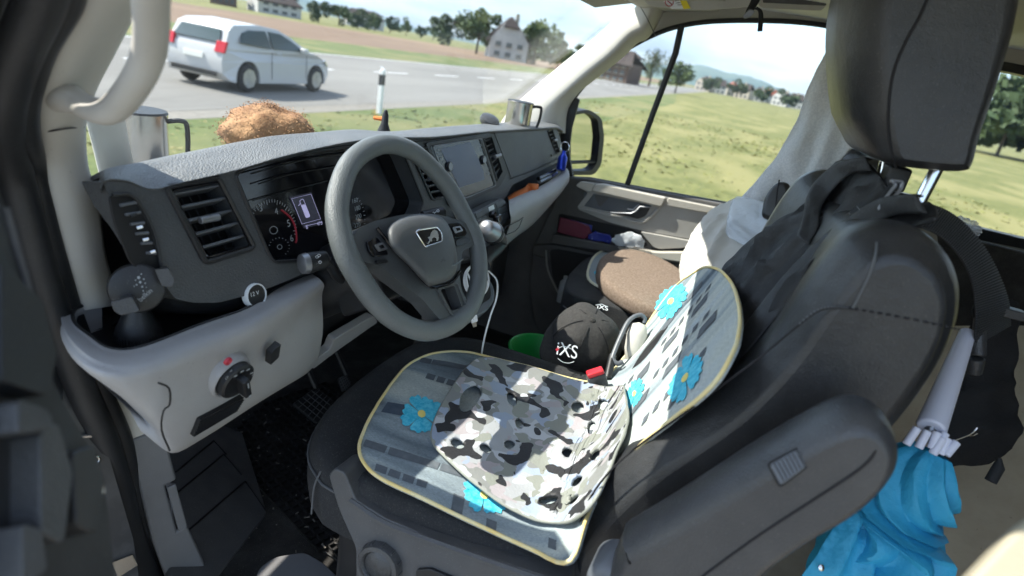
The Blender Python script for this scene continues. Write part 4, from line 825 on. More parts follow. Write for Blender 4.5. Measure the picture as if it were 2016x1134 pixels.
# ---- windscreen, roof, right pillar
def wsp(x, z): return V((x, 2.46-.95*z, z))
mb = MB(); mb.slab([[wsp(.44, 1.46), wsp(2.36, 1.46), wsp(2.30, 2.2), wsp(.50, 2.2)]], V((0, .0036, .0034))); wn = part(mb, 'windscreen', 'pane_glass', smooth=False)
rp = [((1330, -60), (1258, -20), (1390, -50)), ((1262, 12), (1240, 30), (1288, 60)), ((1225, 42), (1190, 62), (1240, 92)), ((1190, 75), (1150, 95), (1200, 118)), ((1140, 118), (1095, 145), (1160, 150)), ((1090, 162), (1045, 190), (1130, 188)), ((1055, 200), (1018, 216), (1118, 210)), ((1020, 240), (995, 250), (1112, 240))]
mb = MB(); mb.slab([[wsp(x, z) for x, z in ((.30, 1.99), (.54, 1.99), (.63, 2.10), (1.9, 2.12), (2.22, 2.18), (2.3, 2.22), (.3, 2.22))]], V((0, -.012, -.012))); part(mb, 'sun_block_header', 'headliner', bevel=.003)  # unseen header strip, added and shaped to keep the sun off the armrest
rp = [((1258, -60), (1300, -60), (1345, -60)), ((1258, 8), (1272, 36), (1283, 62)), ((1215, 38), (1235, 64), (1252, 84)), ((1170, 78), (1195, 104), (1220, 114)), ((1120, 118), (1150, 140), (1175, 150)), ((1070, 160), (1105, 180), (1140, 178)), ((1030, 195), (1070, 212), (1122, 203)), ((1008, 215), (1055, 235), (1114, 222)), ((985, 250), (1040, 262), (1110, 262))]
WR = Pl((2.28, .6, 1.9), (-.45, -.6, -.45))
def PR(px, py, k): 
    return P(px, py, x=2.27-k)
rows = [[PR(a[0]-2, a[1], -.05), PR(*a, 0), PR(*b_, .035), PR(b_[0]*.4+c_[0]*.6, b_[1]*.4+c_[1]*.6, .015), PR(*c_, -.045), PR(c_[0]+3, c_[1]+2, -.085)] for a, b_, c_ in rp]
mb = MB(); mb.grid(rows, 5, 4); rpil = part(mb, 'right_pillar_trim', 'beige', ang=180)
mb = MB(); mb.tube(cr([PR(1258, 8, .004), PR(1276, 40, .038), PR(1291, 72, -.035)], 4), .0016, 6); line(mb, PD, [(1045, 200), (1056, 206), (1063, 206)], .0012, k=.09); part(mb, 'trim_joint', 'door_dark', rpil)
# wall of the passenger side with two window openings
W1 = cr([(1113, 350, 0), (1112, 300, 0), (1113, 230, 0), (1128, 196, 0), (1160, 158, 0), (1200, 122, 0), (1250, 88, 0), (1310, 60, 0), (1370, 46, 0), (1440, 41, 0), (1540, 42, 0), (1615, 49, 0), (1655, 60, 0), (1668, 85, 0), (1650, 140, 0)], 4)
W1 = [(p.x, p.y) for p in W1]+[(1560, 300), (1480, 405), (1440, 403), (1300, 378), (1160, 352)]
W2 = rc([(1712, 90), (2000, 145), (2200, 190), (2200, 505), (2016, 470), (1850, 430), (1830, 395), (1705, 360)], 14)
WL = Pl((2.36, 0, 1.5), (-1, 0, 0))
mb = MB(); mb.plate(WL, [(1108, 358), (1090, 260), (1108, 190), (1180, 115), (1262, 40), (1262, -110), (1700, -90), (2250, -20), (2400, 700), (1900, 620), (1700, 470), (1440, 425)], .05, [W1, W2]); sw = part(mb, 'side_wall', 'headliner', bevel=.006)
mb = MB(); mb.tube([WL.at(*p)+WL.n*.004 for p in W1], .0085, 8, closed=True); part(mb, 'window_seal', 'rubber', sw)
mb = MB(); mb.plate(WL, [(1690, 60), (1725, 75), (2010, 128), (2300, 190), (2350, 540), (2016, 490), (1860, 458), (1820, 420), (1690, 400)], .012, [W2], k=.008); part(mb, 'rear_window_frame', 'rubber', sw, bevel=.004)
mb = MB(); mb.plate(WL, W1, .004, k=-.035); part(mb, 'side_window', 'pane_glass', sw, smooth=False)
mb = MB(); mb.plate(WL, W2, .004, k=-.035); part(mb, 'rear_side_window', 'pane_glass', sw, smooth=False)
mb = MB(); mb.tube([P(1342, 50, x=2.345), P(1330, 105, x=2.347), P(1285, 225, x=2.352), P(1232, 372, x=2.355)], [.012, .012, .0115, .011], 10); part(mb, 'window_divider', 'rubber', sw)
mb = MB(); mb.plate(WL, [(1118, 205), (1133, 190), (1143, 196), (1128, 250), (1122, 300), (1130, 346), (1108, 350), (1104, 300), (1108, 240)], .02, k=.02); part(mb, 'mirror_corner', 'rubber', sw, bevel=.005)
mb = MB(); mb.box((2.385, .1, 1.02), (.02, 1.1, .42)); part(mb, 'lower_side_wall', 'door_dark', smooth=False)
mb = MB(); mb.box((2.28, .85, 1.22), (.1, .15, .3)); part(mb, 'dashboard_end', 'door_dark', smooth=False)
# roof, visor and rail
mb = MB(); mb.box((1.36, -1.0, 2.245), (1.02, 1.40, .02)); mb.grid([[V((.36, .40, 2.215)), V((1.3, .47, 2.215)), V((2.38, .38, 2.215))], [V((.36, .42, 2.2)), V((1.3, .5, 2.195)), V((2.38, .40, 2.2))], [V((.36, .36, 2.16)), V((1.3, .44, 2.155)), V((2.38, .34, 2.165))], [V((.36, .1, 2.2)), V((1.3, .1, 2.2)), V((2.38, .1, 2.2))]], 3, 4); part(mb, 'roof_lining', 'headliner', ang=180)
VZ = Pl((2.0, .3, 2.145), (-.25, 0, -1), up=(0, 1, 0))
def visp(px, py, k=0): return P(px, py, d=1.75-k)
VP = Pl(P(1380, 10, d=1.82), (-.8, -.1, -.55))
mb = MB(); mb.plate(VP, rc([(1252, -90), (1256, -10), (1275, 14), (1330, 20), (1400, 23), (1420, 19), (1450, 18), (1490, 12), (1504, -15), (1510, -90)], 10), .02); vz = part(mb, 'sun_visor', 'beige', bevel=.007)
mb = MB(); mb.plate(VP, [(1290, -14), (1335, -14), (1360, 16), (1322, 17)], .001, k=.0015); lb = part(mb, 'warning_label', 'paper', vz, label='white and yellow airbag warning label', smooth=False)
mb = MB(); mb.plate(VP, [(1333, -14), (1344, -14), (1360, 16), (1346, 17)], .001, k=.0028); part(mb, 'label_band', 'yellow_label', vz, smooth=False)
mb = MB(); line(mb, VP, ell(1318, 3, 8, 8), .0013, k=.0035, closed=True); line(mb, VP, [(1312, -2), (1324, 9)], .0013, k=.0035); part(mb, 'prohibition_sign', 'print_red', vz)
mb = MB()
for i in range(3): line(mb, VP, [(1328+i*3, 1+i*4), (1337+i*3, 0+i*4)], .0006, k=.003)
part(mb, 'label_text', 'recess', vz)
mb = MB(); mb.plate(VP, rc([(1408, -4), (1428, -2), (1424, 6), (1414, 14)], 2), .02, k=.012); part(mb, 'visor_clip', 'beige', vz, bevel=.003)
mb = MB(); mb.plate(VP.off(.04), rc([(1490, -60), (1493, 12), (1500, 17), (1600, 22), (1618, 22), (1626, 12), (1628, -40)], 8), .05); part(mb, 'roof_shelf', 'headliner', bevel=.012)
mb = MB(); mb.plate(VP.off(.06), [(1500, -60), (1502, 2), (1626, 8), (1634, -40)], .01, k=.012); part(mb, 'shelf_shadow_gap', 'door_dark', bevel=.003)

# ---- passenger door
DO = [(1100, 346), (1160, 352), (1300, 378), (1440, 404), (1520, 420), (1560, 520), (1500, 700), (1300, 740), (1100, 700), (1052, 640), (1040, 560), (1052, 480), (1090, 400)]
mb = MB(); mb.plate(PD, rc(DO, 12), .04); door = part(mb, 'passenger_door', 'door_dark', label='passenger door seen from inside, dark grey lower part', bevel=.008)
def dp(name, q, m, k=.006, th=.012, r_=5, bv=.002, holes=()):
    mb = MB(); mb.plate(PD, rc(q, r_), th, holes, k=k); return part(mb, name, m, door, bevel=bv)
rec = rc([(1170, 380), (1284, 403), (1272, 424), (1257, 430), (1185, 413), (1150, 405)], 3)
dp('upper_trim', [(1136, 366), (1146, 356), (1174, 360), (1190, 362), (1312, 387), (1425, 410), (1442, 440), (1420, 478), (1365, 470), (1262, 452), (1200, 436), (1142, 412), (1138, 406), (1160, 378)], 'door_trim', .014, .018, 6, .005, [rec])
dp('sill_bar', [(1174, 361), (1190, 360), (1313, 387), (1304, 405), (1168, 374)], 'door_light', .034, .03, 5, .007)
dp('sill_bar_tip', [(1136, 364), (1145, 356), (1173, 360), (1167, 375), (1157, 374)], 'door_light', .026, .02, 4, .005)
dp('rear_sill', [(1316, 388), (1430, 411), (1430, 424), (1312, 402)], 'door_light', .024, .02, 4, .005)
dp('recess_back', [(1150, 378), (1290, 402), (1276, 432), (1150, 412)], 'plastic_mid', .003, .004, 3, 0)
dp('recess_wedge', [(1170, 382), (1200, 388), (1182, 407), (1178, 404)], 'door_dark', .006, .01, 2, .002)
mb = MB(); line(mb, PD, [(1142, 408), (1185, 418), (1235, 430), (1262, 436), (1280, 426), (1300, 406)], .006, k=.018, smooth=4); part(mb, 'recess_rim', 'door_trim', door)
mb = MB(); mb.tube([PD.at(*p)+PD.n*.026 for p in ((1205, 416), (1225, 417), (1244, 417.5), (1253, 414), (1262, 404), (1282, 406))], [.003, .005, .006, .006, .005, .004], 10, flat=.7); part(mb, 'door_handle', 'satin', door)
mb = MB(); mb.tube([PD.at(*p)+PD.n*.022 for p in ((1237, 409), (1248, 411), (1260, 400))], .0035, 8); part(mb, 'lock_lever', 'satin', door)
mb = MB(); mb.plate(PD, rc([(1212, 417), (1246, 419), (1256, 416), (1264, 406), (1282, 407), (1271, 424), (1257, 429)], 3), .01, k=.018); part(mb, 'pull_cup', 'dash_dark', door, bevel=.003)
pk = dp('pocket_opening', [(1101, 420), (1140, 428), (1240, 450), (1262, 460), (1276, 484), (1262, 487), (1216, 478), (1096, 456)], 'recess', .002, .004, 5, 0)
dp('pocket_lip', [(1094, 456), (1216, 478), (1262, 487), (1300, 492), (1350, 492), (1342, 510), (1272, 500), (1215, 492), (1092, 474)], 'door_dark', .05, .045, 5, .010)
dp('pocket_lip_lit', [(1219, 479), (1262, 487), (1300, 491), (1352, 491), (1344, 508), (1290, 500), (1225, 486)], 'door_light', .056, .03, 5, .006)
dp('triangle_panel', [(1262, 453), (1365, 472), (1358, 484), (1300, 487), (1288, 483)], 'door_trim', .03, .02, 5, .006)
dp('lower_door_pad', [(1050, 480), (1090, 478), (1200, 500), (1340, 520), (1330, 640), (1160, 640), (1130, 600), (1085, 510), (1050, 500)], 'door_dark', .02, .02, 10, .008)
dp('lower_door_recess', [(1085, 490), (1100, 488), (1180, 502), (1180, 640), (1130, 640), (1090, 540)], 'recess', .022, .003, 6, 0)
mb = MB(); line(mb, PD, [(1078, 490), (1082, 530), (1105, 580), (1130, 640)], .004, k=.024, smooth=4); part(mb, 'door_crease', 'door_trim', door)

# exterior mirror of the passenger side
mr = thing('exterior_mirror', None, None, P(1150, 300, x=2.62)); mr.parent = van; mr.matrix_parent_inverse = Matrix.Translation(-van.location); mr['label'] = 'black exterior mirror outside the passenger window'
MP = Pl(P(1155, 280, x=2.62), (-.35, -.94, 0))
mo_ = rc([(1118, 222), (1160, 215), (1185, 232), (1190, 270), (1184, 325), (1170, 345), (1118, 345)], 10)
mb = MB(); mb.plate(MP, mo_, .06, [rc([(1124, 228), (1157, 222), (1177, 236), (1181, 270), (1176, 320), (1165, 336), (1124, 337)], 8)]); part(mb, 'mirror_housing', 'rubber', mr, bevel=.012)
mb = MB(); mb.plate(MP.off(-.02), [(1118, 222), (1180, 222), (1186, 330), (1118, 340)], .004); part(mb, 'mirror_glass', 'mirror', mr, smooth=False)
mb = MB(); line(mb, MP, [(1124, 322), (1178, 320)], .006, k=-.012); part(mb, 'mirror_split', 'rubber', mr)
mb = MB(); mb.tube([MP.at(1130, 250)-MP.n*.03, P(1110, 260, x=2.42)], .02, 10); part(mb, 'mirror_arm', 'rubber', mr)

# ================================================================ SEATS
PR_ = [p for p in cr([V((0, a, b)) for a, b in ((.60, 1.12), (.575, 1.19), (.53, 1.232), (.45, 1.248), (.3, 1.245), (.16, 1.236), (.08, 1.245), (.035, 1.275), (.0, 1.34), (-.03, 1.42), (-.09, 1.58), (-.15, 1.74), (-.19, 1.85))], 6)]
SL = [0.0]
for i in range(1, len(PR_)): SL.append(SL[-1]+(PR_[i]-PR_[i-1]).length)
def S(x, s, k=0):
    s = max(0, min(SL[-1]-1e-5, s)); i = 0
    while i < len(SL)-2 and SL[i+1] < s: i += 1
    t = (s-SL[i])/(SL[i+1]-SL[i]); p = PR_[i].lerp(PR_[i+1], t); d = (PR_[min(i+2, len(PR_)-1)]-PR_[max(i-1, 0)]).normalized()
    nrm = V((1, 0, 0)).cross(d)
    if nrm.y+nrm.z < 0: nrm = -nrm
    return V((x, p.y, p.z))+nrm*k
def hit(px, py, k=0):
    r_ = ray(px, py); best = None
    for i in range(len(PR_)-1):
        a, b = PR_[i], PR_[i+1]; d = b-a; n = V((0, -d.z, d.y)); n = n if n.dot(V((0, 1, 1))) > 0 else -n; n.normalize()
        den = n.dot(r_)
        if abs(den) < 1e-6: continue
        t = (a+n*k-CAM).dot(V((0, n.y, n.z)))/den; p = CAM+r_*t; u_ = (p-a-n*k).dot(d)/d.length_squared
        if t > 0 and -.08 <= u_ <= 1.08 and (best is None or t < best[0]): best = (t, p.x, SL[i]+max(0, min(1, u_))*d.length)
    if best is None: p = P(px, py, z=1.24); best = (0, p.x, SL[-1])
    return (best[1], best[2])
seat = thing('driver_seat', None, None, V((1.03, .1, .75))); seat.parent = van; seat.matrix_parent_inverse = Matrix.Translation(-van.location); seat['label'] = 'black driver seat nearest the open door'
# cushion body
cr_pts = [(645, 925), (660, 895), (672, 870), (700, 808), (740, 752), (790, 712), (840, 693), (900, 684), (965, 690), (1040, 704), (1110, 726), (1165, 748), (1215, 770), (1240, 900), (1180, 1040), (1120, 1150), (1040, 1110), (900, 1062), (780, 1010), (700, 965)]
o2 = [hit(*p) for p in [(678, 905), (672, 880), (690, 835), (735, 765), (785, 718), (840, 696), (900, 688), (965, 694), (1040, 706), (1110, 728), (1165, 750)]]
mb = MB(); XL, XR = .70, 1.345
cush = [(.70, .0), (.70, .40), (.72, .49), (.78, .55), (.90, .585), (1.10, .585), (1.24, .56), (1.31, .50), (1.345, .40), (1.345, .0)]
cq = cr([V((a, b, 0)) for a, b in cush], 4)
def ring(z, k):
    c = V((1.02, .25, 0)); return [V((c.x+(p.x-c.x)*k, c.y+(p.y-c.y)*k, z)) for p in cq]
layers = [ring(1.10, .985), ring(1.14, 1.0), ring(1.19, 1.0), ring(1.215, .985), ring(1.228, .955), ring(1.230, .90), ring(1.222, .8), ring(1.22, .3), ring(1.22, .01)]
n_ = len(cq); vs = [p for l in layers for p in l]
mb.add(vs, [[i*n_+j, i*n_+(j+1) % n_, (i+1)*n_+(j+1) % n_, (i+1)*n_+j] for i in range(len(layers)-1) for j in range(n_)]); sc_ = part(mb, 'cushion', 'fabric', seat, ang=180)
mb = MB(); mb.tube([p+(p-V((1.02, .25, p.z))).normalized()*.001 for p in ring(1.195, 1.0)], .0022, 6); mb.tube(cr([V((.718, .48, 1.21)), V((.708, .485, 1.18)), V((.705, .485, 1.12))], 3), .0018, 6); part(mb, 'cushion_seam', 'seam_light', sc_)
# shell below the cushion with adjuster wheel
SH = Pl((.672, .3, 1.1), (-1, .04, .12))
mb = MB(); mb.plate(SH, rc([(646, 935), (658, 922), (678, 930), (700, 985), (760, 1022), (850, 1060), (1000, 1112), (1120, 1150), (1120, 1300), (700, 1300), (700, 1080), (665, 1000)], 10, 4), .06); sh = part(mb, 'seat_shell', 'seat_shell', seat, bevel=.010)
mb = MB(); line(mb, SH, [(690, 985), (760, 1030), (860, 1068), (1000, 1118), (1080, 1145)], .006, k=.001, smooth=4); part(mb, 'shell_ridge', 'seat_shell', sh)
mb = MB(); mb.lathe(SH.at(752, 1106)-SH.n*.01, SH.n, [(.039, 0), (.039, .02), (.037, .026), (.030, .028), (.027, .024), (.0265, .021), (.025, .023), (0, .025)], 40); kn = part(mb, 'adjuster_wheel', 'plastic_dark', seat, ang=50)
mb = MB()
for i in range(12):
    a = i*math.pi/6; c = SH.at(752, 1106)+(SH.r*math.cos(a)+SH.u*math.sin(a))*.0388; mb.tube([c+SH.n*.0, c+SH.n*.012], .0018, 6)
part(mb, 'wheel_grip', 'plastic_dark', kn)
mb = MB(); mb.plate(SH, rc([(822, 1118), (850, 1116), (930, 1150), (930, 1200), (822, 1200)], 5), .01, k=.006); part(mb, 'seat_switch', 'dash_dark', seat, bevel=.003)
mb = MB(); c = P(652, 1010, d=1.1); mb.tube([c, c+V((.03, 0, 0))], .008, 10); part(mb, 'shell_bolt', 'satin', seat)
mb = MB(); mb.box((1.02, .22, .90), (.27, .24, .18)); part(mb, 'seat_pedestal', 'dash_dark', seat, bevel=.02)
def medial(loop):      # spine points that an outline can shrink towards without crossing itself
    n = len(loop); o = []
    ax = None; best = 0
    for a in loop[::4]:
        for b in loop[::4]:
            if (a-b).length > best: best = (a-b).length; ax = (a, b)
    a, b = ax; d = (b-a)/best; q = []
    for p in loop:
        t = max(best*.12, min(best*.88, (p-a).dot(d))); q.append(t)
    mids = {}
    for p, t in zip(loop, q):
        up = [r for r in loop if abs((r-a).dot(d)-t) < best*.06]
        c = sum(up, V((0, 0, 0)))/len(up); pr = [((r-a)-d*(r-a).dot(d)) for r in up]
        w_ = pr[0].normalized() if pr else V((0, 0, 1)); off = [x.dot(w_) for x in pr]; mid = (max(off)+min(off))/2
        o.append(a+d*t+w_*mid)
    return o
def puff(loop, cen, secs, left, right):
    n = len(loop); md = medial(loop)
    def ins(k):
        o = []
        for i, p in enumerate(loop):
            t = (loop[(i+1) % n]-loop[i-1]).normalized(); nn = V((0, -t.z, t.y))
            if nn.dot(md[i]-p) < 0: nn = -nn
            o.append(p+nn*k)
        return o
    rings = []
    base = ins(secs[0][1]); last = ins(secs[-1][1])
    for x, f in left: rings.append([V((x, m.y+(p.y-m.y)*f, m.z+(p.z-m.z)*f)) for p, m in zip(base, md)])
    for x, k in secs: rings.append([V((x, p.y, p.z)) for p in ins(k)])
    for x, f in right: rings.append([V((x, m.y+(p.y-m.y)*f, m.z+(p.z-m.z)*f)) for p, m in zip(last, md)])
    mb = MB(); L = len(rings)
    for r_, fl in ((rings[0], 1), (rings[-1], 0)):
        tr = [list(t) for t in geometry.tessellate_polygon([[V((p.y, p.z, 0)) for p in r_]])]; mb.add(r_, tr)
    mb.add([p for r_ in rings for p in r_], [[i*n+j, i*n+(j+1) % n, (i+1)*n+(j+1) % n, (i+1)*n+j] for i in range(L-1) for j in range(n)])
    return mb
# backrest : extruded side silhouette with full, soft edges
BX = .725
front = [(1108, 1180), (1108, 1110), (1128, 1050), (1180, 975), (1250, 915), (1330, 862), (1410, 806), (1470, 750), (1530, 680), (1590, 590), (1640, 525), (1690, 478)]
top = [(1760, 455), (1828, 466), (1885, 508), (1912, 560)]
back = [(1918, 610), (1908, 668), (1878, 735), (1830, 808), (1775, 875), (1700, 950), (1620, 1030), (1540, 1110), (1450, 1180)]
prof = [P(*p, x=BX) for p in front+top+back]
loopc = cr([V((0, p.y, p.z)) for p in prof], 4, True)
cen = V((0, sum(p.y for p in loopc)/len(loopc), sum(p.z for p in loopc)/len(loopc)))
n_ = len(loopc)
def inset(k):          # move the outline inwards by k metres
    o = []
    for i, p in enumerate(loopc):
        t = (loopc[(i+1) % n_]-loopc[i-1]).normalized(); nn = V((0, -t.z, t.y))
        if nn.dot(cen-p) < 0: nn = -nn
        o.append(p+nn*k)
    return o
secs = [(BX+.012, .022), (BX+.022, .011), (BX+.04, .002), (BX+.06, .0), (BX+.10, .006), (BX+.16, .022), (1.02, .03), (1.20, .022), (1.27, .0), (1.315, .004)]
mb = puff(loopc, cen, secs, [(BX+.0, .80), (BX+.002, .90), (BX+.006, .96)], [(1.335, .93)])
bk = part(mb, 'backrest', 'leather', seat, ang=180)
BP = Pl((BX, 0, 1.5), (-1, 0, 0))
def bline(name, pts, r, m, k=0.002, dash_=False, smooth=5, xs=None):
    q = [P(*p[:2], x=BX-k+(p[2] if len(p) > 2 else 0)) for p in pts]; q = cr(q, smooth); mb = MB()
    if dash_:
        L = len(q)
        for i in range(0, L-1, 1):
            a, b = q[i], q[i+1]; n2 = max(1, int((b-a).length/.006))
            for j in range(n2): mb.tube([a.lerp(b, (j+.1)/n2), a.lerp(b, (j+.6)/n2)], r, 5)
    else: mb.tube(q, r, 6)
    return part(mb, name, m, bk)
bline('seam', [(1726, 468, .03), (1724, 500, .004), (1712, 540), (1690, 585), (1678, 608)], .0016, 'seam_light', .001)
bline('seam', [(1680, 608), (1760, 622), (1850, 640), (1893, 650, .004)], .0013, 'stitch', .001, True)
bline('seam', [(1680, 608), (1640, 606), (1608, 614), (1560, 650), (1500, 700), (1430, 752), (1350, 812), (1270, 868), (1210, 918), (1165, 975), (1142, 1030), (1130, 1080), (1126, 1150)], .0016, 'stitch', .0015)
bline('seam', [(1670, 606), (1640, 604), (1606, 612), (1570, 640)], .0012, 'seam_light', .003, True)
# fabric bolster in front of the leather seam
fb = [(1608, 614), (1560, 650), (1500, 700), (1430, 752), (1350, 812), (1270, 868), (1210, 918), (1165, 975), (1142, 1030), (1130, 1080), (1126, 1150)]
# armrest folded up against the backrest
ARX = .605
up_ = [(1205, 1190), (1215, 1100), (1230, 1082), (1300, 1042), (1400, 980), (1500, 918), (1590, 868), (1650, 840), (1700, 830), (1745, 845), (1774, 880), (1781, 915)]
dn_ = [(1770, 955), (1735, 1000), (1680, 1045), (1600, 1090), (1520, 1145), (1440, 1210)]
loopa = cr([V((0, p.y, p.z)) for p in [P(*q, x=ARX) for q in up_+dn_]], 4, True); m_ = len(loopa); cen2 = V((0, sum(p.y for p in loopa)/m_, sum(p.z for p in loopa)/m_))
asec = [(ARX+.006, .010), (ARX+.018, .002), (ARX+.034, .0), (ARX+.055, .0), (ARX+.072, .006)]
mb = puff(loopa, cen2, asec, [(ARX+.0, .80), (ARX+.001, .9)], [(ARX+.08, .8)])
arm = part(mb, 'armrest', 'plastic_dark', seat, ang=180)
mb = MB(); q = [P(*p[:2], x=ARX+p[2]) for p in ((1706, 832, .02), (1724, 862, .006), (1722, 890, .001), (1690, 925, 0), (1600, 985, 0), (1500, 1050, 0), (1400, 1122, .0), (1340, 1170, 0))]; mb.tube(cr(q, 5), .0017, 8); part(mb, 'armrest_seam', 'stitch', arm)
AR = Pl((ARX+.004, 0, 1.45), (-1, .1, .35))
AR = Pl(P(1550, 918, x=ARX+.004), (-.86, .28, .40))
mb = MB(); mb.plate(AR, rc([(1508, 912), (1572, 878), (1594, 918), (1535, 962)], 8), .004, k=.003); part(mb, 'button_recess', 'recess', arm, bevel=.002)
mb = MB(); mb.plate(AR, rc([(1515, 914), (1570, 884), (1589, 918), (1538, 955)], 8), .01, k=.008); bt = part(mb, 'release_button', 'plastic_mid', arm, bevel=.004)
mb = MB()
for i in range(7): t = (i+.5)/7; line(mb, AR, [(1520+52*t, 911-26*t), (1541+47*t, 948-32*t)], .0008, k=.0088)
part(mb, 'button_ribs', 'plastic_dark', bt)
mb = MB(); mb.lathe(P(1205, 1150, x=ARX+.03), (-1, .1, .1), [(.036, -.05), (.036, .0), (.031, .010), (.02, .014), (0, .015)], 30); part(mb, 'armrest_pivot', 'plastic_mid', arm, ang=60)
# headrest and posts
HX = .935
hf = [(1742, -60), (1722, 10), (1716, 100), (1722, 200), (1735, 280), (1752, 322)]
hb = [(1800, 334), (1900, 342), (1925, 326), (1940, 270), (1968, 190), (1990, 120), (2010, 50), (2030, -60), (2040, -120)]
loop = cr([V((0, p.y, p.z)) for p in [P(*q, x=HX) for q in [(1790, -140)]+hf+hb]], 4, True); h_ = len(loop); cen3 = V((0, sum(p.y for p in loop)/h_, sum(p.z for p in loop)/h_))
hs_ = [(HX+.004, .010), (HX+.012, .003), (HX+.026, .0), (HX+.05, .0), (HX+.09, .0), (HX+.14, .0), (HX+.19, .0), (HX+.23, .0), (HX+.255, .004), (HX+.268, .014)]
mb = puff(loop, cen3, hs_, [(HX+.0, .85), (HX+.001, .93)], [(HX+.275, .9)])
for v in mb.v:
    fr = max(0, min(1, (v.y-cen3.y)/.05)); q = max(0, min(1, (v.x-HX)/.09)); q2 = max(0, min(1, (HX+.275-v.x)/.09)); v.y += .03*fr*math.sin(q*math.pi/2)*math.sin(q2*math.pi/2)
hd = part(mb, 'headrest', 'leather', seat, ang=180)
mb = MB(); q = [P(*p[:2], x=HX+p[2]) for p in ((1838, -30, -.001), (1812, 30, -.001), (1782, 85, -.001), (1760, 140, -.001), (1750, 200, -.001), (1749, 260, .001), (1758, 310, .006), (1764, 330, .02))]; mb.tube(cr(q, 5), .0018, 8); part(mb, 'headrest_seam', 'stitch', hd)
for a, b, r_ in (((1745, 300), (1722, 392), .0065), ((1852, 318), (1808, 402), .0085)):
    mb = MB(); mb.tube([P(*a, x=HX+.13 if a[0] < 1800 else HX+.04), P(*b, x=HX+.12 if a[0] < 1800 else HX+.03)], r_, 18); part(mb, 'headrest_post', 'chrome', seat)
mb = MB(); c = P(1760, 350, x=HX+.10); mb.box(c, (.02, .016, .018)); part(mb, 'post_guide', 'rubber', seat, bevel=.005)
# buckle of the driver belt
pp_ = P(1172, 735, d=1.37); A3 = ((P(1195, 735, d=1.37)-pp_).normalized(), None, None)
X = (P(1195, 732, d=1.37)-P(1155, 745, d=1.37)).normalized(); Z = (V((0, 0, 1))-X*X.z).normalized(); Y = Z.cross(X)
mb = MB(); mb.box(pp_-Z*.032, (.022, .013, .030), (X, Y, Z)); bu = part(mb, 'belt_buckle', 'plastic_dark', seat, bevel=.004)
mb = MB(); mb.box(pp_+Z*.003, (.020, .0115, .006), (X, Y, Z)); part(mb, 'buckle_button', 'buckle_red', bu, bevel=.004)

# passenger seat
pst = thing('passenger_seat', None, None, V((2.0, .1, .75))); pst.parent = van; pst.matrix_parent_inverse = Matrix.Translation(-van.location); pst['label'] = 'black passenger seat beside the far door'
QZ = Pl((1.95, .15, 1.262), (0, 0, 1), up=(0, 1, 0))
mb = MB(); mb.plate(QZ, rc([(1110, 566), (1118, 540), (1150, 508), (1190, 492), (1240, 486), (1420, 520), (1480, 620), (1400, 690), (1290, 632), (1200, 600), (1130, 582)], 14, 4), .14); pc_ = part(mb, 'cushion', 'fabric', pst, bevel=.028, seg=4)
mb = MB(); line(mb, QZ, [(1112, 585), (1150, 610), (1240, 640), (1300, 665)], .002, k=-.03, smooth=3); part(mb, 'cushion_seam', 'seam_light', pc_)
mb = MB(); mb.plate(QZ.off(-.14), rc([(1110, 580), (1125, 550), (1190, 500), (1420, 530), (1480, 640), (1400, 700), (1290, 650), (1130, 600)], 12), .3); part(mb, 'seat_base', 'dash_dark', pst)
def slabp(x0, x1, pts, name, m, par, bv=.03):
    mb = MB(); a = [V((x0, y, z)) for y, z in pts]; mb.slab([a], V((x1-x0, 0, 0))); return part(mb, name, m, par, bevel=bv, seg=4)
slabp(1.80, 2.27, [(y-.15, z) for y, z in [(.0, 1.27), (-.05, 1.45), (-.14, 1.70), (-.20, 1.82), (-.26, 1.86), (-.33, 1.84), (-.34, 1.8), (-.25, 1.5), (-.17, 1.2), (-.06, 1.2)]], 'backrest', 'leather', pst)
slabp(1.93, 2.16, [(y-.19, z-.04) for y, z in [(-.18, 1.93), (-.19, 2.06), (-.23, 2.12), (-.31, 2.11), (-.33, 1.98), (-.28, 1.92)]], 'headrest', 'leather', pst)
AM = Pl(P(1530, 410, d=1.60), (-.75, .35, .3))
mb = MB(); mb.plate(AM, rc([(1496, 425), (1502, 388), (1518, 364), (1535, 354), (1552, 358), (1556, 380), (1549, 428), (1530, 440)], 9, 4), .05); am_ = part(mb, 'armrest', 'leather', pst, bevel=.014, seg=4)
mb = MB(); line(mb, AM, [(1534, 354), (1530, 380), (1524, 432)], .0022, k=-.001, smooth=3); part(mb, 'armrest_seam', 'stitch', am_)

# ================================================================ LOOSE THINGS
# flowered seat cover
cov = thing('seat_cover', 'blue flowered woven cover with yellow edge on the driver seat', 'seat cover', S(1.0, .3))
CL_ = [(707, 884), (716, 850), (738, 806), (768, 760), (800, 722), (835, 702), (870, 694), (915, 694), (955, 702)]
CR_ = [(1040, 722), (1110, 742), (1165, 752), (1202, 735), (1240, 690), (1290, 615), (1330, 565), (1365, 538), (1394, 526), (1420, 534), (1442, 560), (1456, 598), (1458, 640), (1446, 690), (1420, 738), (1380, 782), (1330, 822), (1270, 868), (1215, 925), (1175, 980), (1150, 1040), (1125, 1105), (1060, 1088), (980, 1052), (900, 1014), (820, 976), (750, 942), (718, 915)]
ol = [hit(*p, .010) for p in CL_+CR_]
ol = [(p.x, p.y) for p in cr([V((*p, 0)) for p in ol], 4, True)]
def Sn(x, s, k=0): return S(x, s, k+.010+.0022*noise.noise(V((x*9, s*9, 0)))+.0010*noise.noise(V((x*40, s*16, 3))))
mb = MB(); mb.sheet(ol, lambda a, b: Sn(a, b), .014); cs = mb.build('cover_cloth', 'cover', cov, ang=180, solid=.005)
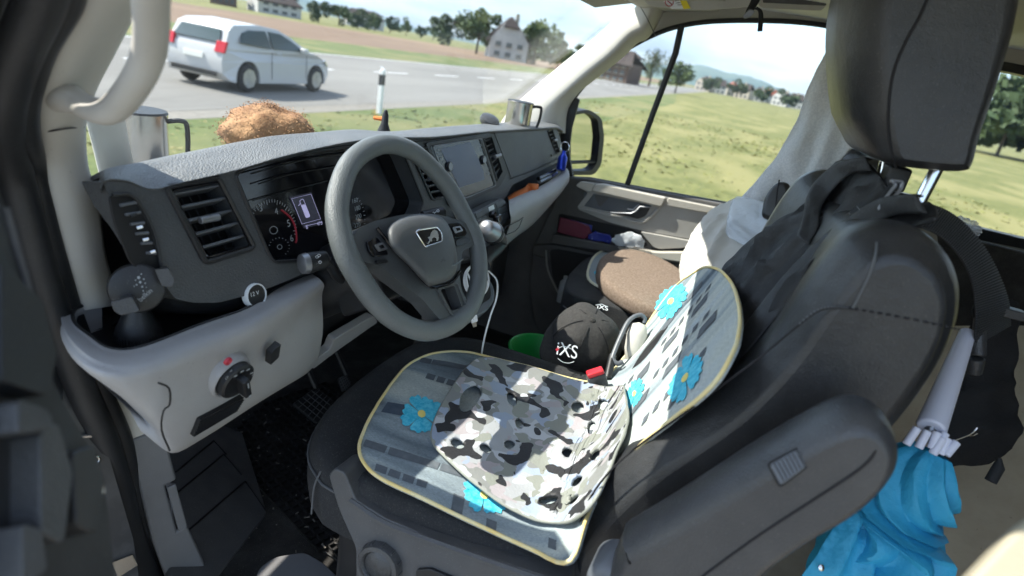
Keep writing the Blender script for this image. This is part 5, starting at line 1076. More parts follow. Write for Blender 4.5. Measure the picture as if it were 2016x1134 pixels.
mb = MB(); mb.tube([Sn(a, b, .001) for a, b in ol], .0031, 8, closed=True); mb.build('yellow_edging', 'yellow_pipe', cov, ang=180)
mb = MB()
def decal(pts, mi, k):
    q = MB(); q.sheet([hit(*p, .010) for p in pts], lambda a, b: Sn(a, b, k), .012); q.build('woven_block', ['rect_dark', 'slate'][mi], cs, ang=180)
def rowrect(a, b, w_, segs, mi=0, k=.0012):
    a, b = V(a), V(b); n2 = V(w_)
    for t0, t1 in segs:
        p, q = a.lerp(b, t0), a.lerp(b, t1); decal([tuple(p), tuple(q), tuple(q+n2), tuple(p+n2)], mi, k)
rowrect((763, 792), (812, 800), (-13, 20), [(0, 1)], 1)
rowrect((720, 866), (915, 928), (-6, 13), [(0, .22), (.245, .75), (.77, 1.0)])
rowrect((741, 914), (842, 950), (-4, 13), [(0, .22), (.27, .48), (.53, .75), (.8, 1.0)])
rowrect((830, 704), (925, 722), (-4, 9), [(0, .22), (.24, 1.0)])
rowrect((842, 735), (900, 752), (-5, 10), [(0, .28), (.36, .62), (.70, .98)])
rowrect((893, 972), (915, 980), (-6, 38), [(0, 1)]); rowrect((958, 1020), (978, 1028), (-2, 22), [(0, 1)]); rowrect((1080, 1058), (1096, 1064), (-1, 20), [(0, 1)])
def inpoly(x, y, q):
    r_ = False
    for i in range(len(q)):
        x1, y1 = q[i][:2]; x2, y2 = q[i-1][:2]
        if (y1 > y) != (y2 > y) and x < (x2-x1)*(y-y1)/(y2-y1)+x1: r_ = not r_
    return r_
xs_, ss_ = hit(1352, 746, .01), hit(1322, 594, .01)
for ri, (xr, big) in enumerate(((.79, 1), (.85, 0), (.95, 1), (1.02, 0), (1.12, 1), (1.18, 0), (1.28, 1))):
    s0 = .60+.03*(ri % 3)
    while s0 < 1.2:
        L_ = (.052, .020)[1-big]; w_ = (.042, .024)[1-big]
        if not big and int((s0*100)//9) % 3 == 2: s0 += .09; continue
        if all(inpoly(x_, s_, ol) for x_ in (xr-.012, xr+w_+.012) for s_ in (s0-.012, s0+L_+.012)):
            q = MB(); q.sheet([(xr, s0), (xr+w_, s0+.004), (xr+w_, s0+L_), (xr, s0+L_-.004)], lambda a_, b_: Sn(a_, b_, .0012), .012); q.build('woven_block', 'rect_dark', cs, ang=180)
        s0 += L_+(.045, .010)[1-big]
decal([(1366, 690), (1392, 700), (1424, 648), (1444, 640), (1430, 694), (1396, 742)], 1, .0010) if False else None
def flower(px, py, A, B, rot, n=8, core=9, seed=0, par=cov, hf=None, half=None):
    global mb
    rnd = random.Random(seed); k = MB(); c, s_ = math.cos(R(rot)), math.sin(R(rot))
    HF = hf or (lambda p: hit(*p, .010)); SF = (lambda a, b, kk: Sn(a, b, kk)) if hf is None else (lambda a, b, kk: V((a, b, 0)))
    T = lambda u_, v_: (px+A*u_*c-B*v_*s_, py+A*u_*s_+B*v_*c)
    for i in range(n):
        a = 2*math.pi*i/n+rnd.uniform(-.08, .08); L_ = rnd.uniform(.9, 1.08); w_ = .44; pts = []
        for (t, ww) in ((.12, .3), (.5, .85), (.8, 1.08), (.97, .72), (.9, .12), (1.0, -.35), (.92, -.8), (.75, -1.05), (.5, -.85), (.12, -.3)):
            pts.append(T(L_*t*math.cos(a)-w_*ww*.9*t**.3*math.sin(a)*.75, L_*t*math.sin(a)+w_*ww*.9*t**.3*math.cos(a)*.75))
        k.sheet([HF(p) for p in pts], lambda a_, b_: SF(a_, b_, .0018+.0002*(i % 3)), .012)
    f = k.build('flower', 'petal', par, smooth=False)
    k = MB(); k.sheet([HF(T(.19*math.cos(t), .19*math.sin(t))) for t in [j*math.pi/6 for j in range(12)]], lambda a_, b_: SF(a_, b_, .003), .01); k.build('flower_centre', 'flower_core', f, smooth=False)
flower(830, 816, 43, 40, 20, 8, seed=1); flower(953, 976, 47, 36, 35, 8, seed=2); flower(1322, 594, 42, 26, -52, 8, seed=3); flower(1352, 746, 58, 26, -58, 8, seed=4); flower(1250, 776, 32, 16, -68, 8, seed=5)
# camouflage pad
pad_ = thing('camouflage_pad', 'grey camouflage neoprene pad with oval holes lying across the driver seat cover', 'pad', S(1.0, .4, .02))
pol = [(955, 703), (1010, 716), (1080, 740), (1160, 760), (1218, 758), (1232, 775), (1236, 810), (1226, 860), (1200, 925), (1170, 985), (1135, 1018), (1090, 1025), (1040, 1018), (975, 985), (915, 935), (870, 890), (850, 858), (862, 815), (895, 765), (925, 722)]
def hp_(px, py): return hit(px, py, .024)
def Sp(x, s, k=0):
    e = .026+.010*noise.noise(V((x*7, s*7, 9)))+.003*noise.noise(V((x*22, s*18, 4)))+.018*math.exp(-((x-1.0)**2)/.012)*math.exp(-((s-.26)**2)/.006)+.008*math.exp(-((x-1.25)**2)/.004)
    return S(x, s, e+k)
po = [hp_(*p) for p in pol]; po = [(p.x, p.y) for p in cr([V((*p, 0)) for p in po], 4, True)]
hl = [(925, 790, 17, 30, 38), (1008, 785, 10, 15, -15), (901, 872, 15, 10, 28), (956, 883, 13, 9, 28), (1003, 875, 11, 10, 0), (1023, 834, 9, 13, -10), (1118, 896, 12, 11, 0), (1080, 984, 20, 9, -10), (1136, 948, 14, 8, -42), (1172, 896, 10, 13, 30), (1163, 838, 8, 14, 10), (1137, 802, 13, 11, 0), (1186, 793, 10, 12, 0), (1130, 984, 14, 6, -35)]
holes = [[hp_(*p) for p in ell(*h_, n=20)] for h_ in hl]
mb = MB(); mb.sheet(po, lambda a, b: Sp(a, b), .009, holes)
pb = mb.build('pad_sheet', 'camo', pad_, ang=180, solid=.006)
mb = MB(); mb.tube([Sp(a, b, -.003) for a, b in po], .0026, 8, closed=True); mb.build('pad_edge', 'camo', pad_, ang=180)
# brown plush cushion and its flowered cover on the passenger seat
QB = Pl((1.95, .12, 1.262), (0, 0, 1), up=(0, 1, 0))
mb = MB(); mb.plate(QB, rc([(1158, 552), (1162, 520), (1178, 500), (1200, 492), (1330, 520), (1400, 560), (1400, 640), (1340, 640), (1250, 600), (1190, 572)], 9, 4), .004, k=.006); pcv = solo(mb.build('seat_cover', ['cover'], bevel=.0015), 'pale flowered cover with cream edge on the passenger seat under the brown cushion', 'seat cover')
mb = MB(); line(mb, QB, [(1400, 640), (1340, 642), (1250, 602), (1190, 574), (1158, 552), (1161, 522), (1176, 502), (1200, 492)], .005, k=.006, smooth=4); e_ = mb.build('cream_edging', 'cream_pipe'); e_.parent = pcv; e_.matrix_parent_inverse = Matrix.Translation(-pcv.location)
mb = MB(); mb.plate(QB, [(1168, 540), (1182, 528), (1190, 548), (1202, 560), (1192, 566), (1178, 556)], .001, k=.0085); e_ = mb.build('flower', 'petal', smooth=False); e_.parent = pcv; e_.matrix_parent_inverse = Matrix.Translation(-pcv.location)
QC = Pl((1.95, .12, 1.325), (-.04, .05, 1), up=(0, 1, 0))
bo = cr([V((*p, 0)) for p in ((1176, 522), (1184, 502), (1208, 490), (1245, 488), (1290, 500), (1335, 524), (1372, 556), (1385, 590), (1360, 612), (1310, 610), (1262, 596), (1215, 570), (1185, 545))], 4, True)
cb = sum((QC.at(p.x, p.y) for p in bo), V((0, 0, 0)))/len(bo); mb = MB(); vs = []; L_ = [(.90, -.058), (.97, -.054), (1.0, -.04), (1.0, -.022), (.985, -.01), (.95, -.002), (.88, .0), (.6, .003), (.3, .004), (.01, .004)]
for s_, h in L_: vs += [cb+(QC.at(p.x, p.y)-cb)*s_+QC.n*h for p in bo]
n_ = len(bo); mb.add(vs, [[i*n_+j, i*n_+(j+1) % n_, (i+1)*n_+(j+1) % n_, (i+1)*n_+j] for i in range(len(L_)-1) for j in range(n_)]+[list(range(n_))[::-1]])
solo(mb.build('seat_cushion', 'brown_plush', ang=180), 'thick oval brown plush cushion on the passenger seat', 'cushion')
# black cap, bucket, grey bin frame
CC = P(1155, 660, d=1.60); ca = V((-.45, -.12, .88)).normalized(); a1 = ca.orthogonal().normalized(); a2 = ca.cross(a1)
cap = thing('cap', 'black baseball cap with round white badge lying crown up between the seats', 'cap', CC-zz*.08)
mb = MB(); vs = []; NR, NS = 14, 48
for i in range(NR+1):
    t = i/NR*math.pi*.54
    for j in range(NS):
        a = 2*math.pi*j/NS; r_ = .104*math.sin(t)**.82; h = .115*math.cos(t) if t < math.pi/2 else .115*math.cos(t)
        p = CC-ca*.045+(a1*math.cos(a)+a2*math.sin(a))*r_+ca*h
        f_ = noise.noise(p*16)*.014*math.sin(t)+.004*math.cos(3*a)*math.sin(t)-.0025*max(0, 1-abs((a/(2*math.pi)*6) % 1-.5)*14+6)*.2*math.sin(t)
        vs.append(p+(a1*math.cos(a)+a2*math.sin(a))*f_+ca*f_*.6)
mb.add(vs, [[i*NS+j, i*NS+(j+1) % NS, (i+1)*NS+(j+1) % NS, (i+1)*NS+j] for i in range(NR) for j in range(NS)]); mb.build('crown', 'cap_black', cap, ang=180)
mb = MB(); mb.lathe(CC+ca*.069, ca, [(.009, -.003), (.008, .003), (.004, .006), (0, .0065)], 14); mb.build('cap_button', 'cap_black', cap)
mb = MB()
for i in range(6):
    a = i*math.pi/3+.3; mb.tube([CC-ca*.045+(a1*math.cos(a)+a2*math.sin(a))*(.0995*math.sin(t)**.82)+ca*(.1165*math.cos(t)) for t in [math.pi*.5*k/8 for k in range(1, 9)]], .0012, 5)
mb.build('panel_seam', 'stitch', cap)
BR = Pl(P(1100, 700, d=1.56), (-.55, -.35, .75))
mb = MB(); mb.plate(BR, rc([(1062, 690), (1080, 640), (1110, 615), (1150, 650), (1190, 720), (1170, 760), (1110, 745), (1075, 725)], 16, 5), .006, k=-.008); mb.build('brim', 'cap_black', cap, bevel=.002)
LGp = Pl(P(1113, 697, d=1.46), (-.62, -.4, .67))
mb = MB(); text(mb, 'iXS', LGp, (1093, 697), (1135, 707), .001, hscale=1.15); line(mb, LGp, [(1098, 686), (1110, 682), (1126, 688), (1134, 696)], .0008, k=.001, smooth=3); line(mb, LGp, [(1098, 706), (1108, 713), (1120, 715), (1130, 712)], .0008, k=.001, smooth=3); mb.build('badge', 'white_print', cap, smooth=False)
mb = MB(); mb.plate(LGp, [(1093, 688), (1099, 683), (1101, 688), (1096, 692)], .0006, k=.0012); mb.build('badge_corner', 'print_red', cap, smooth=False)
LG2 = Pl(P(1186, 607, d=1.535), (-.6, -.2, .77)); mb = MB(); text(mb, 'iXS', LG2, (1174, 608), (1196, 613), .004, hscale=.8); line(mb, LG2, [(1172, 602), (1184, 600), (1196, 606)], .0008, k=.004); mb.build('badge', 'white_print', cap, smooth=False)
BC = P(1062, 700, d=1.66); mb = MB(); mb.lathe(BC-zz*.16, zz, [(.065, 0), (.085, .17), (.092, .175), (.094, .18), (.090, .184), (.084, .18), (.064, .006), (0, .006)], 40)
solo(mb.build('bucket', 'bucket', ang=60), 'green plastic bucket on the floor between the seats', 'bucket')
bx = P(1150, 735, d=1.62); mb = MB(); mb.box((1.58, .17, .98), (.15, .17, .1)); solo(mb.build('storage_box', 'dash_dark', bevel=.01), 'dark low box between the seats under the black cap', 'box')
fr_ = [(1246, 622), (1236, 636), (1222, 668), (1209, 698), (1212, 712), (1224, 710), (1233, 690), (1248, 655), (1262, 634), (1268, 626), (1258, 620)]
lev = thing('bag_frame', 'slate grey rectangular handle frame between the seats beside the black cap', 'frame', P(1235, 712, d=1.42))
mb = MB(); mb.tube(cr([P(*p, d=1.50-.0006*(p[1]-620)) for p in ((1250, 622), (1236, 634), (1222, 662), (1208, 696), (1206, 708), (1216, 716), (1226, 712))], 4), .0062, 10, flat=.8); mb.tube(cr([P(*p, d=1.50) for p in ((1250, 622), (1262, 620), (1270, 628), (1268, 636))], 3), .0055, 10); mb.build('frame_bar', 'plastic_mid', lev)
mb = MB(); mb.tube([P(1206, 700, d=1.46), P(1196, 745, d=1.42)], .01, 10); mb.build('frame_stem', 'dash_dark', lev)
mb = MB(); mb.lathe(P(1252, 672, d=1.50), (.25, .1, 1), [(0, -.06), (.018, -.055), (.026, -.02), (.026, .02), (.018, .045), (0, .05)], 16); solo(mb.build('cloth_roll', 'white_cloth', ang=180), 'rolled white cloth standing behind the slate grey frame', 'cloth')

# bottle and papers in the passenger door
mb = MB(); mb.lathe(P(1108, 572, x=2.24)-zz*.05, zz, [(0, 0), (.018, 0), (.02, .06), (.018, .09), (.009, .10), (.009, .115), (0, .115)], 16); solo(mb.build('bottle', 'plastic_film'), 'small white bottle in the passenger door bin', 'bottle')
def onpd(name, q, m, lab, cat, k=.03, th=.02, amp=.004, solo_=True, cell=.008):
    pl = PD.off(k); uv = [pl.uv(pl.at(*p)) for p in q]; mb = MB()
    mb.sheet(uv, lambda a, b: pl.w(a, b, amp*noise.noise(V((a*30, b*30, k*9)))+amp*.5*noise.noise(V((a*90, b*70, k*9)))), cell); o = mb.build(name, m, ang=50, solid=th); return solo(o, lab, cat)
bk_ = onpd('booklet', [(1104, 428), (1130, 434), (1160, 444), (1166, 462), (1150, 470), (1098, 456)], 'maroon', 'maroon booklet standing in the passenger door pocket', 'booklet', .03, .008, .001)
mb = MB(); pl = PD.off(.0335)
for q in ([(1121, 434), (1125, 435), (1124, 461), (1120, 460)],): mb.plate(pl, q, .001)
line(mb, pl, [(1108, 433), (1116, 452)], .0008); line(mb, pl, [(1138, 452), (1148, 456)], .0016); line(mb, pl, [(1145, 446), (1149, 450)], .002); e_ = mb.build('cover_print', 'white_print', smooth=False); e_.parent = bk_; e_.matrix_parent_inverse = Matrix.Translation(-bk_.location)
onpd('wrapper', [(1124, 432), (1166, 444), (1164, 464), (1152, 458), (1150, 450)], 'blue_pack', 'blue foil wrapper behind the maroon booklet in the door pocket', 'wrapper', .022, .003, .003)
onpd('sweet_packet', [(1160, 460), (1172, 456), (1200, 462), (1208, 472), (1200, 478), (1158, 470)], 'blue_pack', 'dark blue crumpled packet next to the booklet in the door pocket', 'packet', .034, .01, .006)
onpd('plastic_bag', [(1207, 474), (1214, 461), (1240, 458), (1262, 464), (1270, 476), (1264, 486), (1240, 484), (1215, 480)], 'plastic_film', 'crumpled clear plastic bag at the rear end of the door pocket', 'plastic bag', .05, .012, .014)
# phone holder in the tray
ph = thing('phone_holder', 'round black phone holder on a ribbed cone foot in the left tray', 'phone holder', P(270, 680, z=1.452))
b0 = P(274, 668, z=1.452)
mb = MB(); mb.lathe(b0, (0, 0, 1), [(.030, 0), (.031, .012), (.029, .022), (.013, .055), (.011, .06), (.011, .075), (0, .078)], 36); mb.build('foot', 'dash_dark', ph, ang=35)
mb = MB()
for i in range(44):
    a = i*math.pi/22; c = b0+V((math.cos(a)*.0308, math.sin(a)*.0308, .0)); mb.tube([c, c+V((0, 0, .014))], .0011, 5)
mb.build('foot_ribs', 'dash_dark', ph)
HP = Pl(P(268, 568, d=.80), (-.60, -.72, .28))
mb = MB(); hc = HP.at(270, 568); mb.lathe(hc-HP.n*.010, HP.n, [(.026, -.004), (.033, 0), (.0345, .006), (.033, .010), (.031, .011), (0, .011)], 48); dk = mb.build('disc', 'dash_dark', ph, ang=50)
mb = MB(); mb.tube([hc-HP.n*.015, b0+V((0, 0, .075))], .009, 12); mb.build('ball_joint', 'dash_dark', ph)
mb = MB(); mb.tube([HP.at(222, 590)-HP.n*.006, HP.at(318, 545)-HP.n*.006], .006, 8, flat=.5); mb.build('arm_bar', 'dash_dark', ph)
for q, k in (([(220, 588), (260, 578), (276, 606), (240, 614), (226, 606)], .03), ([(304, 528), (330, 525), (343, 548), (338, 562), (318, 560)], .02)):
    mb = MB(); mb.plate(HP, rc(q, 4), .008, k=k); mb.plate(HP, rc([(V(q[0])*.6+V(q[1])*.4)[:], q[1], q[2], (V(q[2])*.4+V(q[3])*.6)[:]], 3), .03, k=k-.004); mb.build('clamp_arm', 'plastic_dark', ph, bevel=.002)
mb = MB(); text(mb, 'belkin', HP, (277, 594), (301, 573), .0032, hscale=1.05)
for dx, dy, s_ in ((0, 0, 2.5), (-7, 5, 1.6), (7, -6, 1.6), (-3, -9, 3), (4, 9, 1.8), (-9, -4, 1.2), (10, 2, 1.4), (2, -16, 1.4), (-12, 8, 1), (12, 10, 1), (6, 17, 1.4)): mb.plate(HP, ell(276+dx, 555+dy, s_, s_, n=10), .0003, k=.0032)
mb.build('logo', 'print_dim', dk, smooth=False)
dk_l = bpy.data.objects
# mugs
def mug(c, r_, h, hd, lab, name='steel_mug'):
    root = thing(name, lab, 'mug', c)
    mb = MB(); mb.lathe(c, zz, [(0, 0), (r_*.97, 0), (r_, .004), (r_*.99, h*.9), (r_*1.02, h), (r_*.97, h), (r_*.95, h*.9), (r_*.94, .006), (0, .006)], 40); mb.build('mug_body', 'steel', root, ang=40)
    mb = MB(); mb.tube([c+zz*h*1.0, c+zz*(h*1.03)], [r_*1.03, r_*.98], 40); mb.build('lid', 'rubber', root)
    mb = MB(); s_ = V(hd).normalized(); mb.tube(cr([c+s_*r_*.98+zz*h*.90, c+s_*(r_+.022)+zz*h*.93, c+s_*(r_+.033)+zz*h*.86, c+s_*(r_+.033)+zz*h*.45, c+s_*(r_+.026)+zz*h*.12], 5), .0048, 10); mb.build('mug_handle', 'rubber', root)
    return root
m1 = P(1017, 262, d=1.98); m1.z = 1.735
mug(P(1016, 256, d=1.98), .043, .092, (.55, -.75, 0), 'steel travel mug with black handle on the right end of the dashboard')
mug(P(283, 352, d=1.2), .048, .135, (.62, -.7, 0), 'steel travel mug with black handle on the dashboard in front of the left pillar')
# black puck, fluffy bundle, small toy
mb = MB(); c = P(962, 237, d=1.86); ax = V((-.25, -.35, .9)); mb.lathe(c-zz*.012, ax, [(.02, -.03), (.02, 0), (.03, .004), (.033, .012), (.030, .022), (.018, .027), (0, .028)], 28); solo(mb.build('phone_mount', 'plastic_dark', ang=50), 'round black phone mount on the dashboard left of the steel mug', 'phone mount')
def lump(c, r_, m, name, lab, cat, amp=.2, n=3, seed=0, flat=1):
    mb = MB(); vs = []; A, B = 26, 40
    for i in range(A+1):
        for j in range(B):
            t = math.pi*i/A; p = 2*math.pi*j/B; d = V((math.sin(t)*math.cos(p), math.sin(t)*math.sin(p), math.cos(t)))
            k = 1+amp*noise.noise(d*n+V((seed, 0, 0)))+amp*.4*noise.noise(d*n*3.5+V((seed, 5, 0))); vs.append(V(c)+V((d.x*r_[0], d.y*r_[1], d.z*r_[2]))*k)
    mb.add(vs, [[i*B+j, i*B+(j+1) % B, (i+1)*B+(j+1) % B, (i+1)*B+j] for i in range(A) for j in range(B)]); return mb, name
c = P(530, 262, d=1.22)
mb, _ = lump(c, (.105, .075, .055), None, 'fur_toy', '', '', .16, 1.8, 4)
fz = mb.build('fur_bundle', 'fur_orange', ang=180)
mb = MB(); rnd = random.Random(9); me_ = fz.data; me_.update()
for i in range(5200):
    v = me_.vertices[rnd.randrange(len(me_.vertices))]; nn = v.normal; p = v.co+V((rnd.gauss(0, .004), rnd.gauss(0, .004), rnd.gauss(0, .004))); d = (nn+V((rnd.gauss(0, .6), rnd.gauss(0, .6), rnd.gauss(0, .6)))).normalized(); e = d.orthogonal().normalized()*.0012; L_ = rnd.uniform(.002, .005)
    mb.add([p+e, p-e, p+d*L_], [[0, 1, 2]])
solo(fz, 'orange brown fluffy fur hat lying on the dashboard behind the instrument hood', 'hat'); fh_ = mb.build('fur_hair', 'fur_orange', smooth=False); fh_['kind'] = 'stuff'; fh_.parent = fz; fh_.matrix_parent_inverse = Matrix.Translation(-fz.location)
b = P(756, 258, d=1.5); toy = thing('air_freshener', 'small black figure with orange arm standing on the dashboard right of the fur hat', 'figure', b)
mb = MB(); mb.lathe(b-zz*.01, zz, [(0, 0), (.018, 0), (.016, .012), (.009, .03), (.008, .05), (.004, .062), (0, .064)], 14); mb.build('figure_body', 'rubber', toy)
mb = MB(); mb.tube([b+zz*.03, P(737, 232, d=1.5)], [.006, .005], 8); mb.build('figure_arm', 'orange', toy)
# things on the right ledge
def ribbon(name, A, B, m, lab, cat, th=.002, n=6, grp=None):
    mb = MB(); mb.grid([A, B], 1, n); return solo(mb.build(name, m, ang=180, solid=th, soff=0), lab, cat, grp)
LGQ = DF.off(.03)
o1 = [DF.off(k).at(*p) for p, k in (((999, 388), -.01), ((1015, 378), .0), ((1032, 370), .012), ((1040, 362), .0), ((1050, 362), .02), ((1060, 363), .03))]
o2_ = [DF.off(k).at(*p) for p, k in (((1004, 398), .02), ((1022, 390), .035), ((1038, 382), .04), ((1044, 376), .02), ((1052, 374), .04), ((1060, 373), .045))]
ribbon('strap', o1, o2_, 'orange', 'folded orange fabric strap on the passenger ledge under the glovebox', 'strap', .003)
for (a, b, r_, m, lab, nm, ct_) in (((1062, 358), (1084, 347), .007, 'satin', 'silver pen shaped tube on the ledge right of the orange strap', 'torch', 'torch'), ((1060, 352), (1092, 336), .008, 'black_gloss', 'black case at the back of the ledge behind the silver tube', 'glasses_case', 'case'), ((1086, 346), (1096, 340), .006, 'blue_pack', 'small blue and white stick on the ledge beside the blue bottle', 'marker', 'marker')):
    mb = MB(); mb.tube([DF.off(.02).at(*a), DF.off(.02).at(*b)], r_, 12); solo(mb.build(nm, m, bevel=.002), lab, ct_)
bb = P(1104, 335, d=2.12); bl = thing('drinking_bottle', 'blue aluminium bottle with carabiner ring at the far end of the dashboard', 'bottle', bb)
axb = (P(1110, 300, d=2.12)-bb).normalized()
mb = MB(); mb.lathe(bb, axb, [(0, 0), (.015, 0), (.017, .004), (.017, .045), (.010, .058), (.007, .062), (.007, .07), (0, .07)], 20); mb.build('bottle_body', 'blue_metal', bl)
mb = MB(); mb.tube([bb+axb*.085+V((0, math.cos(t)*.016, math.sin(t)*.018)) for t in [i*math.pi/8 for i in range(16)]], .0022, 8, closed=True); mb.build('carabiner', 'chrome', bl)
# charging cable
cb_ = thing('charging_cable', 'white usb cable coiled on the centre console and hanging to the floor', 'cable', CP.at(940, 570))
mb = MB(); pts = []
for i in range(74):
    t = i/74*math.pi*2*3.3; k_ = 1-.06*(i/24); e1, e2 = 26*k_, 34*k_; pts.append(CP.at(933+e1*math.cos(t)*.9+4*math.sin(t*.3), 556+e2*math.sin(t))+CP.n*(.006+.002*i/24))
pts += [CP.at(914, 540)+CP.n*.012, CP.at(912, 570)+CP.n*.02, CP.at(922, 600)+CP.n*.02, P(932, 622, d=1.30), P(933, 632, d=1.30)]
mb.tube(cr(pts, 3), .0022, 8); mb.tube(cr([CP.at(955, 535)+CP.n*.01, CP.at(972, 558)+CP.n*.014, CP.at(973, 590)+CP.n*.01, P(966, 620, d=1.42), P(956, 655, d=1.42), P(949, 690, d=1.44), P(946, 720, d=1.46)], 6), .0022, 8); mb.build('cable', 'white', cb_)
UP = Pl(P(933, 632, d=1.295), (-.6, -.4, .7)); mb = MB(); mb.plate(UP, rc([(927, 624), (939, 619), (941, 632), (929, 636)], 2), .006); u1 = mb.build('usb_plug', 'white', cb_, bevel=.001)
mb = MB(); mb.plate(UP, [(930, 636), (938, 633), (939, 642), (932, 644)], .003, k=-.0015); mb.build('plug_contact', 'chrome', u1)
# lanyard strap with clip under the headliner
mb = MB(); mb.grid([[P(1478, -30, d=1.6), P(1480, -5, d=1.6), P(1470, 18, d=1.6), P(1463, 34, d=1.6)], [P(1500, -30, d=1.6), P(1498, -4, d=1.6), P(1484, 20, d=1.6), P(1472, 38, d=1.6)]], 1, 4); st_ = thing('hanging_strap', 'dark strap with a clear clip hanging from the roof shelf', 'strap', P(1478, 50, d=1.6)); mb.build('strap_band', 'webbing', st_, solid=.003)
mb = MB(); mb.grid([[P(1484, 18, d=1.6), P(1492, 22, d=1.6), P(1493, 38, d=1.6), P(1491, 62, d=1.6)], [P(1490, 14, d=1.6), P(1500, 22, d=1.6), P(1502, 38, d=1.6), P(1500, 62, d=1.6)]], 1, 4); mb.build('strap_tail', 'webbing', st_, solid=.003)
mb = MB(); mb.plate(Pl(P(1472, 28, d=1.59), (-.9, -.1, -.3)), rc([(1462, 32), (1476, 18), (1487, 22), (1478, 34), (1466, 38)], 4), .008); mb.build('clip', 'satin', st_, bevel=.002)

# ---- cloth things: a sheet over a plane with folds
def drape(name, q, pl, m, lab, cat, folds, amp=.01, th=.003, cell=.010, rd=14, pil=.0, root=None, sub=None):
    q2 = rc(q, rd, 4); uv = [pl.uv(pl.at(*p[:2])) for p in q2]; n = len(uv); mb = MB()
    fo = [(V(pl.uv(pl.at(*a))), V(pl.uv(pl.at(*b))), w_, h) for a, b, w_, h in folds]
    def f(a, b):
        p = V((a, b)); k = amp*noise.noise(V((a*11, b*11, amp*99)))+amp*.35*noise.noise(V((a*36, b*30, 2)))
        for A, B, w_, h in fo:
            d = B-A; t = max(0, min(1, (p-A).dot(d)/d.length_squared)); ds = (p-(A+d*t)).length; k += h*math.exp(-(ds/w_)**2)
        if pil:
            dm = min(((p-V(e)).length for e in uv)); k += pil*(1-math.exp(-(dm/.04)))
        return pl.w(a, b, k)
    mb.sheet(uv, f, cell); o = mb.build(name, m, root, ang=180, solid=th)
    return o if root is not None else solo(o, lab, cat)
JP = Pl(P(1600, 520, d=1.12), (-.42, .78, .46)) 
JP = Pl((1.25, -.10, 1.62), (-.15, .90, .40))
jk = drape('jacket', [(1395, 585), (1425, 520), (1480, 470), (1540, 432), (1600, 395), (1618, 352), (1655, 330), (1716, 322), (1736, 350), (1764, 396), (1835, 396), (1846, 432), (1740, 458), (1690, 480), (1640, 530), (1590, 590), (1530, 668), (1470, 722), (1430, 740), (1448, 690), (1460, 620), (1440, 560)], JP, 'jacket', 'black jacket draped over the backrest of the driver seat', 'jacket',
    [((1455, 725), (1760, 400), .008, .022), ((1440, 655), (1700, 380), .007, .02), ((1480, 700), (1680, 500), .006, -.014), ((1410, 575), (1640, 370), .008, .016), ((1440, 610), (1620, 440), .012, .02), ((1455, 690), (1640, 500), .010, .024), ((1430, 540), (1600, 420), .010, .014), ((1500, 660), (1760, 430), .009, .02), ((1520, 520), (1600, 450), .006, -.014), ((1470, 560), (1530, 530), .005, .012)], .007, .004, .009)
for nm_, pa_, pb_, k_ in (('collar', [(1730, 322), (1672, 332), (1628, 362), (1604, 400), (1598, 440), (1590, 480)], [(1728, 346), (1684, 354), (1650, 384), (1630, 418), (1624, 456), (1606, 492)], .024), ('sleeve', [(1836, 398), (1764, 404), (1700, 440), (1640, 482), (1560, 560), (1490, 650), (1440, 722)], [(1842, 434), (1772, 440), (1716, 468), (1664, 506), (1590, 584), (1516, 672), (1462, 736)], .026)):
    mb = MB(); A_2 = [JP.at(*p)+JP.n*(k_-.012) for p in pa_]; B_2 = [JP.at(*p)+JP.n*(k_-.010) for p in pb_]
    mb.grid([A_2, [a.lerp(b, .3)+JP.n*.014 for a, b in zip(A_2, B_2)], [a.lerp(b, .65)+JP.n*(.006+.006*(i % 2)) for i, (a, b) in enumerate(zip(A_2, B_2))], B_2], 4, 6); e_ = mb.build(nm_, 'jacket', ang=180, solid=.002); e_.parent = jk; e_.matrix_parent_inverse = Matrix.Translation(-jk.location)
HPn = Pl(P(1620, 280, d=1.72), (-.80, .55, .1))
hd_ = drape('hoodie', [(1668, 60), (1700, 30), (1760, 60), (1760, 290), (1700, 300), (1680, 292), (1610, 370), (1565, 430), (1500, 500), (1440, 480), (1420, 460), (1450, 400), (1500, 350), (1540, 300), (1560, 250), (1590, 190), (1625, 115)], HPn, 'hoodie', 'light grey hoodie hanging over the passenger seat beside the window', 'hoodie',
    [((1650, 110), (1570, 330), .03, .03), ((1690, 120), (1600, 380), .02, .03), ((1560, 300), (1470, 430), .03, .02), ((1620, 200), (1600, 290), .008, -.012)], .014, .006, .013, 18)
WB = Pl(P(1440, 470, d=1.72), (-.55, .6, .55))
drape('cloth_bag', [(1334, 524), (1350, 480), (1372, 442), (1400, 412), (1440, 392), (1500, 396), (1540, 420), (1530, 450), (1480, 500), (1440, 560), (1400, 590), (1340, 560)], WB, 'white_cloth', 'creamy white cloth bag on the passenger seat', 'bag', [((1350, 530), (1420, 430), .012, .02), ((1390, 540), (1440, 450), .012, .018), ((1370, 500), (1400, 440), .007, -.01)], .014, .004, .010, 14, .02)
WB2 = WB.off(.035)
zb = drape('zip_bag', [(1440, 400), (1452, 386), (1500, 396), (1540, 410), (1512, 436), (1500, 470), (1470, 486), (1428, 462), (1432, 430)], WB2, 'plastic_film', 'clear zip bag with a white paper slip leaning on the cloth bag', 'plastic bag', [((1440, 440), (1480, 470), .006, .01)], .008, .0015, .008, 8)
mb = MB(); mb.plate(WB2, [(1470, 420), (1514, 436), (1500, 462), (1474, 452)], .001, k=-.006); e_ = mb.build('paper_slip', 'paper', smooth=False); e_.parent = zb; e_.matrix_parent_inverse = Matrix.Translation(-zb.location)
jr = thing('screw_box', 'clear plastic tub of grey screws on the passenger seat behind the zip bag', 'tub', P(1512, 440, d=1.66))
